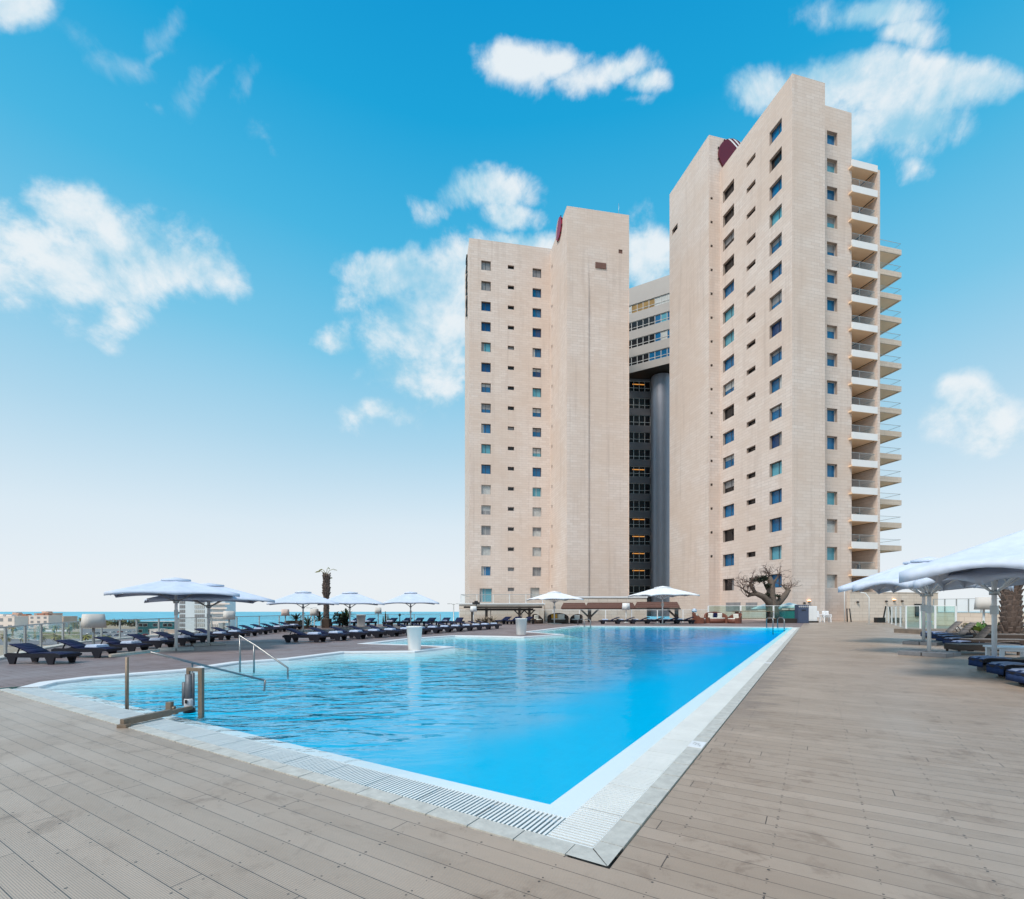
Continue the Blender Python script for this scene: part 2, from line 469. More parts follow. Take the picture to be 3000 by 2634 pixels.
M['asphalt'] = mat('parking_asphalt', (.20, .20, .205), .9, noise=(.1, .2))
M['sand'] = mat('beach_sand', (.55, .46, .36), .95, noise=(.05, .15))
M['house_b'] = mat('bluish_white_render', (.60, .66, .70), .9, noise=(.12, .08))
M['house'] = mat('sand_render', (.58, .44, .35), .9, noise=(.12, .12))
M['house_w'] = mat('white_house_render', (.76, .66, .60), .9, noise=(.12, .08))
M['house_pk'] = mat('pink_house_render', (.60, .40, .31), .9, noise=(.12, .1))
M['tiles'] = mat('terracotta_roof', (.36, .16, .10), .9, noise=(.8, .25))
M['tealg'] = mat('teal_facade_glass', (.02, .12, .14), .1, noise=(.08, .5))
M['car_w'] = mat('white_car_paint', (.75, .75, .76), .25)
M['car_g'] = mat('silver_car_paint', (.42, .43, .45), .25, .5)
M['car_b'] = mat('dark_blue_car_paint', (.03, .05, .11), .25)
M['car_r'] = mat('red_car_paint', (.35, .03, .03), .25)
M['rubber'] = mat('tyre_rubber', (.02, .02, .02), .8)
M['teal_can'] = mat('pale_teal_canvas', (.55, .70, .72), .85)
M['teal'] = mat('teal_panel', (.03, .23, .23), .4)
M['plastic'] = mat('white_plastic', (.82, .83, .86), .4)
# ------------------------------------------------------------------ camera, sun, sky
cam = bpy.data.objects.new('camera', bpy.data.cameras.new('camera')); COL.objects.link(cam)
cam.location = (0, 0, EYE); cam.rotation_euler = (math.pi/2, 0, 0)
cam.data.sensor_width = 36; cam.data.lens = 36*FPX/3000; cam.data.shift_y = (YH-1317)/3000
cam.data.clip_start = .05; cam.data.clip_end = 20000
SC.camera = cam
SUN_EL, SUN_AZ = math.radians(52), math.radians(219)          # azimuth the light comes from, clockwise from +Y
sd = bpy.data.lights.new('sun', 'SUN'); sd.energy = 3.4; sd.angle = math.radians(20); sd.color = (1, .91, .80)
sun = bpy.data.objects.new('sun', sd); COL.objects.link(sun)
sv = V(math.sin(SUN_AZ)*math.cos(SUN_EL), math.cos(SUN_AZ)*math.cos(SUN_EL), math.sin(SUN_EL))
sun.rotation_euler = sv.to_track_quat('Z', 'Y').to_euler()
SC.view_settings.view_transform = 'Standard'; SC.view_settings.look = 'None'
SC.view_settings.exposure = 0; SC.view_settings.gamma = 1

def build_sky():
    w = bpy.data.worlds.new('World'); SC.world = w; w.use_nodes = True
    nt = w.node_tree; nt.nodes.clear(); g = NG(nt)
    D = g.n('ShaderNodeTexCoord').outputs['Generated']
    x, y, z = g.sep(D)
    ys = g.math('MAXIMUM', g.math('ABSOLUTE', y), .02)
    u, v = g.math('DIVIDE', x, ys), g.math('DIVIDE', z, ys)
    el = g.math('ARCSINE', g.math('MINIMUM', g.math('MAXIMUM', z, -1.0), 1.0))
    el = g.math('DIVIDE', el, math.pi/2)
    el = g.math('ADD', el, g.math('MULTIPLY', g.math('SUBTRACT', g.noise(D, 1.1, 2), .5), .05))
    S = lambda r, gg, b: tuple(((c/255)/12.92 if c/255 <= .04045 else ((c/255+.055)/1.055)**2.4) for c in (r, gg, b))
    grad = g.ramp(el, [(0.0, S(236, 242, 246)), (.035, S(234, 241, 247)), (.10, S(221, 236, 246)), (.20, S(176, 217, 239)),
                       (.30, S(122, 200, 234)), (.40, S(72, 183, 228)), (.50, S(26, 165, 220)), (.60, S(6, 150, 212)), (1.0, S(2, 112, 188))])
    nish = g.n('ShaderNodeTexSky'); nish.sky_type = 'NISHITA'; nish.sun_disc = False
    nish.sun_elevation = SUN_EL; nish.sun_rotation = SUN_AZ; nish.altitude = 30
    air = g.vm('SCALE', nish.outputs[0], sc=.10)
    base = g.mix(.04, grad, air)
    E = [(330,770,340,170,1.12),(215,610,150,85,1),(500,790,220,130,1.1),(360,930,120,90,.85),(640,830,110,90,.85),(90,700,150,100,.8),(20,790,80,80,.7),(330,1000,60,50,.45),
         (1530,180,120,72,1),(1620,160,110,62,1),(1720,215,140,80,.8),(1800,190,95,65,.95),(1870,250,70,50,.8),(1840,300,80,40,.55),
         (2560,250,240,95,1),(2720,250,200,85,1),(2670,370,200,100,.95),(2890,240,140,70,.95),(2230,280,110,75,.9),(2400,260,100,80,1),(2700,470,80,60,.7),(2520,400,90,110,.85),
         (2560,50,170,60,.9),(2640,115,110,50,.75),(2430,75,60,50,.5),
         (1200,830,220,90,1),(1130,790,160,75,1),(1330,830,110,140,1),(1250,980,200,150,1),(1240,1090,170,80,.9),(980,985,70,50,.75),(1100,1215,110,42,.8),(1060,1240,70,40,.6),
         (1440,560,150,62,.9),(1490,630,90,50,.8),(1260,595,60,48,.5),(1520,715,110,50,.95),(1890,730,110,110,.9),(1900,610,80,60,.35),
         (2850,1190,110,85,1),(2790,1250,80,60,.8),(2930,1260,110,70,.8),
         (20,10,120,75,.9)]
    Wp = [(190,80,120,60,.62,.5),(500,85,70,95,.9,.9),(380,190,160,55,.75,.3),(470,150,110,30,.7,-.9),(565,270,75,110,.9,.8),(640,210,110,25,.6,-.5),(735,250,45,140,.72,.2),(800,400,45,90,.65,-.5),(470,310,60,40,.5,.4)]
    p = g.comb(g.math('MULTIPLY_ADD', u, FPX, 1500), g.math('MULTIPLY_ADD', v, -FPX, YH), 0)
    wob = g.n('ShaderNodeTexNoise'); wob.inputs['Scale'].default_value = 7; wob.inputs['Detail'].default_value = 5
    g.put(wob.inputs['Vector'], D)
    p = g.vm('ADD', p, g.vm('SCALE', g.vm('SUBTRACT', wob.outputs['Color'], (.5, .5, .5)), sc=190.0))
    p = g.vm('MULTIPLY', p, (1, 1, 0))
    tot, low = None, None
    for (cx, cy, rx, ry, k) in E:
        q = g.vm('MULTIPLY', g.vm('SUBTRACT', p, (cx, cy, 0)), (1/rx, 1/ry, 0))
        L = g.vm('LENGTH', q)
        mm = g.mr(L, 0.0, 1.55, k, 0.0)
        tot = mm if tot is None else g.math('MAXIMUM', tot, mm)
    wisp = None
    for (cx, cy, rx, ry, k, an) in Wp:
        q = g.vm('SUBTRACT', p, (cx, cy, 0))
        rt = g.n('ShaderNodeVectorRotate', rotation_type='Z_AXIS'); g.put(rt.inputs['Vector'], q); rt.inputs['Angle'].default_value = -an
        mm = g.mr(g.vm('LENGTH', g.vm('MULTIPLY', rt.outputs[0], (1/rx, 1/ry, 0))), 0.0, 1.5, k, 0.0)
        wisp = mm if wisp is None else g.math('MAXIMUM', wisp, mm)
    fwd = g.math('GREATER_THAN', y, .02)
    tot = g.math('MULTIPLY', tot, fwd)
    n1 = g.noise(D, 6.0, 10, .62, .25)
    nf_ = g.noise(D, 26.0, 6, .62, .4)
    fb = g.math('ADD', g.math('MULTIPLY', g.math('SUBTRACT', n1, .5), 1.7), g.math('MULTIPLY', g.math('SUBTRACT', nf_, .5), .55))
    dens = g.math('ADD', g.math('MULTIPLY', tot, 1.05), fb)
    dens = g.math('MULTIPLY', g.mr(dens, .27, .80, 0, 1, True), g.math('MINIMUM', g.math('MULTIPLY', tot, 5), 1))
    # shaded, bluer undersides: the cloud is denser a little higher up
    n2 = g.noise(g.vm('ADD', D, (0, 0, .04)), 6.0, 6, .6, .25)
    n3 = g.noise(D, 4.0, 4, .5)
    sh = g.mr(g.math('ADD', g.math('MULTIPLY', g.math('SUBTRACT', n2, n1), 1.3), g.math('MULTIPLY', g.math('SUBTRACT', n3, .5), .8)), -.14, .26, 0, 1, True)
    cc = g.mix(sh, S(236, 243, 247), S(150, 206, 232))
    wr = g.n('ShaderNodeTexNoise'); wr.noise_type = 'RIDGED_MULTIFRACTAL'; wr.inputs['Scale'].default_value = 8.0; wr.inputs['Detail'].default_value = 7; wr.inputs['Distortion'].default_value = .5
    g.put(wr.inputs['Vector'], D)
    wd = g.math('ADD', wisp, g.math('MULTIPLY', g.math('SUBTRACT', n1, .5), 1.6))
    wd = g.math('ADD', wd, g.math('MULTIPLY', g.math('SUBTRACT', nf_, .5), .9))
    wd = g.math('MULTIPLY', g.mr(wd, .38, 1.05, 0, .85, True), g.math('MINIMUM', g.math('MULTIPLY', wisp, 4), 1))
    wd = g.math('MULTIPLY', g.math('MULTIPLY', wd, fwd), g.mr(wr.outputs[0], .1, .9, .45, 1))
    dens = g.math('MAXIMUM', dens, wd)
    sky = g.mix(g.math('MULTIPLY', dens, .95), base, cc)
    # behind the camera: a broken field of ordinary fair-weather cloud, seen only in glass and water
    nb = g.mr(g.noise(D, 2.6, 6, .6), .50, .66, 0, .85, True)
    nb = g.math('MULTIPLY', nb, g.math('MULTIPLY', g.math('LESS_THAN', y, .02), g.mr(z, .0, .12, 0, 1)))
    sky = g.mix(nb, sky, S(226, 234, 240))
    bg = g.n('ShaderNodeBackground'); g.put(bg.inputs[0], sky); bg.inputs[1].default_value = 1.0
    out = g.n('ShaderNodeOutputWorld'); g.put(out.inputs[0], bg.outputs[0])
build_sky()

# ------------------------------------------------------------------ pool and decks (local frame: x along the long side, y along the near side)
O = G(1780, 2540)
E1 = V(.5257, .8507, 0); E2 = V(-.8507, .5257, 0)
PROT = math.atan2(E1.y, E1.x)
def L2(p):                       # world -> pool frame
    q = Vector((p[0], p[1], 0)) - O
    return (q.dot(E1), q.dot(E2))
def W2(a, b, z=0.0):
    return O + E1*a + E2*b + V(0, 0, z)
def place(o):
    o.location = (O.x, O.y, 0); o.rotation_euler = (0, 0, PROT)
    return o
CW, GW, LW = .185, .385, .335
I0 = CW+GW                       # water starts
Bn = 13.46                       # left end of the near side
left_px = [(165,1999),(270,1986),(391,1976),(548,1964),(700,1941),(847,1931),(1008,1911),(1215,1909),(1333,1895),(1200,1889),(1077,1885.5),
           (1205,1871),(1333,1862.5),(1440,1864),(1536,1866.5),(1653,1858.5),(1600,1855),(1546,1851.5),(1630,1841),(1698,1833.6)]
left = [L2(G(*q)) for q in left_px]
FR = (48.6, I0)
pool_poly = [(I0, I0), (I0, Bn)] + left + [FR]          # clockwise in (a,b)
ring = pool_poly
# decking: near and right sheet, and the shade-coloured terrace left of and beyond the pool
fence_px = [(16,1927),(120,1902),(238,1882),(400,1868),(620,1850),(818,1839),(1045,1831),(1290,1826.5)]
fence_w = [V(-15.4, 12.2, 0)] + [G(*q) for q in fence_px]
right_px = [(1500, 2634)]
bq = L2(fence_w[0])[1]+.6
fence_w = [W2(-35.6, bq), W2(-.4, bq)] + fence_w
m = MB()
sheet1 = [(-36, bq+.3), (-36, -26), (20, -26), (34, -22), (47, -14), (64, -16), (88, -12), (88, -.02), (FR[0]+.35, -.02), (-.02, -.02), (-.02, bq+.3)]
m.sheet([sheet1], 0.0)
struct(place(m.build('deck', M['deck'])))
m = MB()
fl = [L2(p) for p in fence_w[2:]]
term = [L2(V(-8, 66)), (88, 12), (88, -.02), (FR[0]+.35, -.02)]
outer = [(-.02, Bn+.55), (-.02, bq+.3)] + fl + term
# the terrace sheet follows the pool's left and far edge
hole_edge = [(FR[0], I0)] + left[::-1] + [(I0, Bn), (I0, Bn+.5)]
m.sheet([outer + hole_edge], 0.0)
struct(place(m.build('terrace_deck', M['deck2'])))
# coping tiles with open joints
def strip(mb, a0, a1, b0, b1, axis, step, gap, z0, z1, jit=0):
    lo, hi = (a0, a1) if axis == 0 else (b0, b1)
    n = max(1, round((hi-lo)/step)); st = (hi-lo)/n
    for i in range(n):
        s, e = lo+i*st+gap/2, lo+(i+1)*st-gap/2
        j = R.uniform(-jit, jit)
        if axis == 0: mb.box(s, b0, z0, e, b1, z1+j)
        else: mb.box(a0, s, z0, a1, e, z1+j)
m = MB()
mit = .0035
for s in (0, 1):                                         # mitred corner pair
    pts = [(.0, .0), (CW-mit, CW-mit*0), (CW-mit, .31), (.0, .31)] if s == 0 else [(0.0, 0.0), (.31, 0.0), (.31, CW-mit), (CW-mit*0, CW-mit)]
    pts = [(p[0]+(mit if s == 1 else 0), p[1]+(mit if s == 0 else 0)) for p in pts]
    m.sheet([pts], .004)
strip(m, 0, CW-.004, .314, Bn+.35, 1, .44, .011, -.1, .004, .0012)
strip(m, .314, FR[0]+.3, 0, CW-.004, 0, .44, .016, -.1, .004, .0012)
m.box(.30, .004, -.05, FR[0]+.25, CW-.008, -.003, 1); m.box(.004, .30, -.05, CW-.008, Bn+.3, -.003, 1)
cop = struct(place(m.build('pool_coping', [M['coping'], M['chan']])))
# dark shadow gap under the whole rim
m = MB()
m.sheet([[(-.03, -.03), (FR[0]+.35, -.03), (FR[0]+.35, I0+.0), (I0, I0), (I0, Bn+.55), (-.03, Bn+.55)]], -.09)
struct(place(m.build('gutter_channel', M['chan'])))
# gutter grate: real slats across the channel
m = MB()
p, wd = .042, .022
a = I0
n = int((FR[0]-CW)/p)
for i in range(n):                                       # right side, slats along y
    s = CW+i*p
    m.box(s, CW+.006, -.009, s+wd*(.62 if i % 16 == 15 else 1), I0-.006, .001+R.uniform(-.001, .001))
n = int((Bn+.2-I0)/p)
for i in range(n):
    s = I0+.012+i*p
    m.box(CW+.006, s, -.012, I0-.006, s+wd*(.62 if i % 16 == 15 else 1), .001+R.uniform(-.001, .001))
for (x0, y0, x1, y1) in ((CW, CW, FR[0], CW+.006), (CW, I0-.006, FR[0], I0), (CW, I0, CW+.006, Bn+.2), (I0-.006, I0, I0, Bn+.2)):
    m.box(x0, y0, -.05, x1, y1, -.002)
for k in range(24):
    pass
struct(place(m.build('gutter_grate', M['grate'])))
# white rim round the beach entry and the far edge
def offset(pts, w):
    out = []
    for i, p in enumerate(pts):
        a = pts[max(i-1, 0)]; b = pts[min(i+1, len(pts)-1)]
        d1 = (Vector(p)-Vector(a)); d2 = (Vector(b)-Vector(p))
        d1 = d1.normalized() if d1.length > 0 else d2.normalized()
        d2 = d2.normalized() if d2.length > 0 else d1
        n1, n2 = Vector((-d1.y, d1.x)), Vector((-d2.y, d2.x))
        nn = n1+n2
        k = w/max(.35, (1+n1.dot(n2))/1.0) if nn.length > 1e-6 else w
        q = Vector(p)+nn*k
        if (q-Vector(p)).length > w*1.8: q = Vector(p)+(q-Vector(p)).normalized()*w*1.8
        out.append((q.x, q.y))
    return out
rim_in = [(I0, Bn-.01)] + left + [FR]
rim_out = offset(rim_in, .36)
m = MB()
for i in range(len(rim_in)-1):
    a, b, c, d = rim_in[i], rim_in[i+1], rim_out[i+1], rim_out[i]
    z = .012
    m.poly([V(*a, z), V(*b, z), V(*c, z), V(*d, z)] if (Vector(b)-Vector(a)).cross(Vector(c)-Vector(a)) > 0 else [V(*d, z), V(*c, z), V(*b, z), V(*a, z)])
    m.poly([V(*a, -.3), V(*b, -.3), V(*b, z), V(*a, z)])
    m.poly([V(*d, -.1), V(*c, -.1), V(*c, z), V(*d, z)])
struct(place(m.build('pool_rim', M['white_tile'])))
# basin floor: a white ledge, a sloping beach entry, blue mosaic in the deep part
def seg_dist(p, a, b):
    a, b, p = Vector(a), Vector(b), Vector(p)
    ab = b-a
    t = max(0, min(1, (p-a).dot(ab)/ab.length_squared))
    return (p-a-ab*t).length
beach = [(I0, Bn)] + left
def depth(a, b):
    d = min(seg_dist((a, b), beach[i], beach[i+1]) for i in range(len(beach)-1))
    inside = True
    beachd = .04+.21*max(0, d-.25)
    led = min(a-I0, b-I0)
    deep = 1.45
    z = min(beachd, deep)
    if led < LW+.004: z = min(z, .055)
    return -.02-max(.03, z)
cutsA = [I0, I0+LW, I0+LW+.012] + [I0+LW+.3+i*.42 for i in range(113)] + [FR[0]-.05, FR[0]+.3]
cutsA = sorted(set(round(c, 4) for c in cutsA if c <= FR[0]+.3))
cutsB = [I0, I0+LW, I0+LW+.012] + [I0+LW+.3+i*.42 for i in range(46)]
m = MB()
for aa in cutsA:
    for bb in cutsB:
        m.v.append((aa, bb, depth(aa, bb)))
nb = len(cutsB)
for i in range(len(cutsA)-1):
    for j in range(nb-1):
        m.f.append((i*nb+j, (i+1)*nb+j, (i+1)*nb+j+1, i*nb+j+1)); m.m.append(0); m.s.append(False)
fw0, fw1 = Vector(left[-1]), Vector(FR)
fdir = (fw1-fw0).normalized(); fin = Vector((fdir.y, -fdir.x))
fin = fin if (Vector((20, 8))-fw0).dot(fin) > 0 else -fin
q0, q1 = fw0+fin*.06, fw1+fin*.06
m.poly([V(q0.x, q0.y, -1.6), V(q1.x, q1.y, -1.6), V(q1.x, q1.y, -.03), V(q0.x, q0.y, -.03)])
pm, g, b = newmat('pool_mosaic')
P = g.n('ShaderNodeTexCoord').outputs['Object']
_, _, pz = g.sep(P)
br = g.n('ShaderNodeTexBrick'); br.offset = 0; g.put(br.inputs['Vector'], P); br.inputs['Scale'].default_value = 1
br.inputs['Brick Width'].default_value = .25; br.inputs['Row Height'].default_value = .25; br.inputs['Mortar Size'].default_value = .006
g.put(br.inputs['Color1'], (.0, .56, .79)); g.put(br.inputs['Color2'], (.0, .58, .81)); g.put(br.inputs['Mortar'], (.01, .60, .82))
g.put(b.inputs['Base Color'], g.mix(g.mr(pz, -.10, -.42, 0, 1, True), (.80, .81, .84), br.outputs[0]))
b.inputs['Roughness'].default_value = .5
struct(place(m.build('pool_floor', pm)))
m = MB()
top = [V(x, y, -.02) for x, y in pool_poly]
m.sheet([pool_poly], -.02)
nt_ = len(m.f)
n = len(pool_poly)
for i in range(n):
    a, b2 = pool_poly[i], pool_poly[(i+1) % n]
    m.poly([V(*b2, -2.5), V(*a, -2.5), V(*a, -.02), V(*b2, -.02)][::-1])
k0 = len(m.f)
m.sheet([pool_poly], -2.5)
for k in range(k0, len(m.f)): m.f[k] = m.f[k][::-1]
struct(place(m.build('water', water_mat())))
# white tiles with faint markings set into the coping
for (ac, lab) in ((L2(G(2053, 2184))[0], 'nearer white marker tile with faint grey marks set in the grey coping'), (L2(G(2259, 1943))[0], 'farther white marker tile set in the grey coping')):
    t = thing('marker_tile', lab, 'tile', W2(ac, CW/2, .0045), PROT, 'marker tiles in the coping')
    mm = MB(); mm.box(-.155, -CW/2+.006, 0, .155, CW/2-.006, .005); mm.build('tile', M['white_tile'], t)
    mm = MB()
    for (x0, y0, x1, y1) in ((-.06,.012,.05,.022),(.04,-.02,.05,.022),(-.06,-.02,.05,-.012),(-.09,-.045,-.01,-.036),(.07,.03,.09,.05),(-.02,.045,.08,.052)):
        mm.box(x0, y0, .004, x1, y1, .0062)
    mm.build('marking', M['alu'], t)
# ------------------------------------------------------------------ hotel towers
FL = 3.93
def ray_s(P, d, px):
    """Distance along P + s d at which the line is seen in image column px."""
    t = (px-1500.0)/FPX
    return (t*P[1]-P[0])/(d[0]-t*d[1])
def on(P, d, s): return V(P[0]+d[0]*s, P[1]+d[1]*s, 0)
WR = random.Random(21)

def window(parent, p, d, nrm, s0, s1, za, zb, rec, pane, frame, split=.34, kind='window', open_=False):
    """Frame (part) and pane (sub-part) standing at the back of an opening."""
    q = lambda a, z, o: V(p[0]+d[0]*a-nrm[0]*o, p[1]+d[1]*a-nrm[1]*o, z)
    dv, nv = V(d[0], d[1], 0), V(nrm[0], nrm[1], 0)
    f = MB(); w = .07
    o = rec-.03
    def rect(a0, a1, z0, z1, dep, mb, o):
        mb.obox(q((a0+a1)/2, (z0+z1)/2, o), dv*((a1-a0)/2), nv*(dep/2), V(0, 0, (z1-z0)/2))
    rect(s0, s1, zb-w, zb, .08, f, o); rect(s0, s1, za, za+w, .08, f, o)
    rect(s0, s0+w, za+w, zb-w, .08, f, o); rect(s1-w, s1, za+w, zb-w, .08, f, o)
    if split:
        c = s0+(s1-s0)*split
        rect(c-w/2, c+w/2, za+w, zb-w, .08, f, o)
    fo = f.build(kind, frame, parent)
    g = MB(); rect(s0+w, s1-w, za+w, zb-w, .02, g, o+.03)
    g.build('pane', pane, fo)
    if split and WR.random() < .38:
        bl = MB(); side = WR.random()
        zz = zb-w-(zb-za)*WR.uniform(.15, .55)
        if side < .6: rect(s0+w, s1-w, zz, zb-w, .02, bl, o+.012)
        else: rect(s0+w, s0+w+(s1-s0)*WR.uniform(.18, .35), za+w, zb-w, .02, bl, o+.012)
        bl.build('blind', M['blind' if WR.random() < .55 else 'pane_grey'], fo)
    return fo

def pick(pal):
    r = WR.random(); t = 0
    for k, w in pal:
        t += w
        if r < t: return M[k]
    return M[pal[0][0]]

# ---- right tower
d1 = V(-.2298, .9732, 0); d2 = V(.9732, .2298, 0)
N = AT(2321, 66)
zA = HZ(215, 66)
tower = thing('hotel_tower', 'taller right stone hotel tower with side balconies and a maroon disc near its top', 'tower', (0, 0, 0), 0, 'stone hotel towers')
# near block: left face with window columns
LA = ray_s(N, d1, 2110)
nl = V(-d2.x, -d2.y, 0); nf = V(-d1.x, -d1.y, 0)
def zrows(P, d, px, y0, y1, n):
    """Heights of n rows seen at column px between picture heights y0 and y1 (centres)."""
    s = ray_s(P, d, px); Z = on(P, d, s).y
    a, b = HZ(y0, Z), HZ(y1, Z)
    return s, [a+(b-a)*i/(n-1) for i in range(n)]
holes, wins = [], []
s, zs = zrows(N, d1, 2272, 387, 1702, 17)
for z in zs: wins.append((s-1.15, s+1.15, z-.95, z+.95, 'a'))
s, zs = zrows(N, d1, 2200, 470, 1625, 16)
for z in zs: wins.append((s-.95, s+.95, z-.36, z+.40, 'b'))
s, zs = zrows(N, d1, 2134, 560, 1713, 17)
for z in zs: wins.append((s-1.35, s+1.35, z-.95, z+.95, 'c'))
mb = MB()
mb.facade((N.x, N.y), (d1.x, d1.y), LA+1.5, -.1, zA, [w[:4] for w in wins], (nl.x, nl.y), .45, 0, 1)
W1 = ray_s(N, d2, 2417)
p1 = on(N, d2, W1)
SET = 2.3
p1b = on(p1, d1, SET)
W2_ = ray_s(p1b, d2, 2495)
p2 = on(p1b, d2, W2_)
# front-right: proud part, then the slightly set back part with one window column
mb.facade((N.x, N.y), (d2.x, d2.y), W1, -.1, zA, [], (nf.x, nf.y), .45, 0, 1)
bk = on(N, d1, LA+1.5); bk2 = on(p1, d1, LA+1.5)
mb.prism([N, p1, bk2, bk], -.1, zA, 0, skip=(0, 3))
z2 = HZ(297, p1b.y)
w2 = []
s, zs = zrows(p1b, d2, 2438, 405, 1703, 17)
for z in zs: w2.append((s-.9, s+.9, z-.95, z+.95, 'd'))
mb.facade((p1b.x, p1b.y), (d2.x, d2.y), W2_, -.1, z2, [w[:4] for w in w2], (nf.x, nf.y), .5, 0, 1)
q2 = on(p2, d1, 24); q1 = on(p1b, d1, 24)
mb.prism([p1b, p2, q2, q1], -.1, z2, 0, skip=(0,))
# rear block
J = on(N, d1, LA)
sC = ray_s(J, d2, 2077)
C = on(J, d2, sC)
zB = HZ(395, C.y)
LB = ray_s(C, d1, 1961.5)
c2 = on(C, d2, 17); c3 = on(c2, d1, LB); c4 = on(C, d1, LB)
vents = []
sv, zv = zrows(C, d2, 2085, 581, 1630, 16)
vh = [(sv-.2, sv+.2, z-.2, z+.2) for z in zv]
mb.facade((C.x, C.y), (d2.x, d2.y), 17, -.1, zB, vh, (nf.x, nf.y), .3, 0, 1)
sl = ray_s(C, d1, 1977); zl = HZ(672, on(C, d1, sl).y)
lh = [(sl-.9, sl+.9, zl-.5, zl+.5)]
mb.facade((C.x, C.y), (d1.x, d1.y), LB, -.1, zB, lh, (nl.x, nl.y), .4, 0, 1)
mb.prism([C, c2, c3, c4], -.1, zB, 0, skip=(0, 3))
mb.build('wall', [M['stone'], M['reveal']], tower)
palA = [('pane_blue', .62), ('pane_dark', .10), ('pane_cyan', .14), ('pane_blue2', .14)]
palC = [('pane_dark', .45), ('pane_blue', .40), ('pane_cyan', .15)]
palD = [('pane_blue', .7), ('pane_cyan', .3)]
for i, (a, b, za, zb, k) in enumerate(wins):
    if k == 'b': window(tower, N, d1, nl, a, b, za, zb, .45, pick([('pane_dark', .75), ('pane_grey', .25)]), M['frame'], 0)
    else: window(tower, N, d1, nl, a, b, za, zb, .45, pick(palA if k == 'a' else palC), M['frame'], .4)
for i, (a, b, za, zb, k) in enumerate(w2):
    pn = pick(palD) if i < 13 else pick([('pane_cyan', .3), ('pane_pale', .5), ('pane_grey', .2)])
    window(tower, p1b, d2, nf, a, b, za, zb, .5, pn, M['frame_light'], .25)
window(tower, C, d1, nl, *lh[0], .4, M['pane_dark'], M['frame'], 0)
for (a, b, za, zb) in vh:
    v = MB(); v.obox(on(C, d2, (a+b)/2)+V(-nf.x*.28, -nf.y*.28, (za+zb)/2), d2*.2, d1*.02, V(0, 0, .2)); v.build('vent', M['wood_dark'], tower)
# emblem disc on the rear block's front: maroon half round with pale stripes, and black bolts round its rim
def emblem(parent, c, d, nrm, r, rot, face):
    pt = lambda x, z, o: V(c[0]+d[0]*x+nrm[0]*o, c[1]+d[1]*x+nrm[1]*o, c[2]+z)
    n = 40
    loop = [(r*math.cos(2*math.pi*k/n), r*math.sin(2*math.pi*k/n)) for k in range(n)]
    e = MB()
    e.poly([pt(x, z, .3) for x, z in loop], 0)
    for k in range(n):
        a, b = loop[k], loop[(k+1) % n]
        e.poly([pt(*a, 0), pt(*b, 0), pt(*b, .3), pt(*a, .3)], 0)
    bm = e.build('sign_disc', [face], parent)
    st = MB()
    # curved pale bands sweeping across the disc's upper right third
    for (off, wd) in ((.30, .10), (.52, .085), (.72, .075)):
        pts = []
        for k in range(13):
            t = -1.15+2.3*k/12
            u = off+.20*(1-t*t*.75)
            pts.append((u, t))
        for k in range(12):
            quad = []
            for (u, t) in ((pts[k][0], pts[k][1]), (pts[k][0]+wd, pts[k][1]), (pts[k+1][0]+wd, pts[k+1][1]), (pts[k+1][0], pts[k+1][1])):
                x = u*math.cos(rot)-t*math.sin(rot); z = u*math.sin(rot)+t*math.cos(rot)
                l = math.hypot(x, z)
                if l > .99: x, z = x/l*.99, z/l*.99
                quad.append(pt(x*r, z*r, .312))
            st.poly(quad)
    st.build('sign_stripe', [M['fascia']], bm)
    bo = MB()
    for k in range(10):
        a = 2*math.pi*k/10+.3
        q = pt(math.cos(a)*(r+.12), math.sin(a)*(r+.12), .12)
        bo.obox(q, V(d[0], d[1], 0)*.07, V(nrm[0], nrm[1], 0)*.1, V(0, 0, .07))
    bo.build('sign_bracket', M['black'], bm)
sE = ray_s(C, d2, 2147)
cE = on(C, d2, sE); cE.z = HZ(462, cE.y)
emblem(tower, cE, d2, nf, abs(ray_s(C, d2, 2103)-sE), .78, M['maroon'])
# side wing: fin wall whose left side carries the stacked balconies
F0 = AT(2571, 71.4)
zF = HZ(497, 71.4)
dl = []
fl_z = [HZ(538, AT(2498, 70.2).y)-FL*k for k in range(15)]     # top of each white parapet
sd0 = ray_s(F0, d1, 2521); sd1 = ray_s(F0, d1, 2504)
for z in fl_z: dl.append((sd0, sd1, z-1.0+.05, z+1.05))
fb = MB()
fb.facade((F0.x, F0.y), (d1.x, d1.y), 14, 2.0, zF, dl, (nl.x, nl.y), .5, 0, 1)
f1 = on(F0, d2, .45); f2 = on(f1, d1, 14); f3 = on(F0, d1, 14)
fb.prism([F0, f1, f2, f3], 2.0, zF, 0, skip=(3,))
fb.build('fin_wall', [M['stone'], M['soffit']], tower)
for (a, b, za, zb) in dl:
    window(tower, F0, d1, nl, a, b, za, zb, .45, pick([('pane_cyan', .6), ('pane_blue', .4)]), M['frame_light'], .0, 'balcony_door')
FB = on(F0, d2, ray_s(F0, d2, 2496.5))
bw = (F0-FB).length
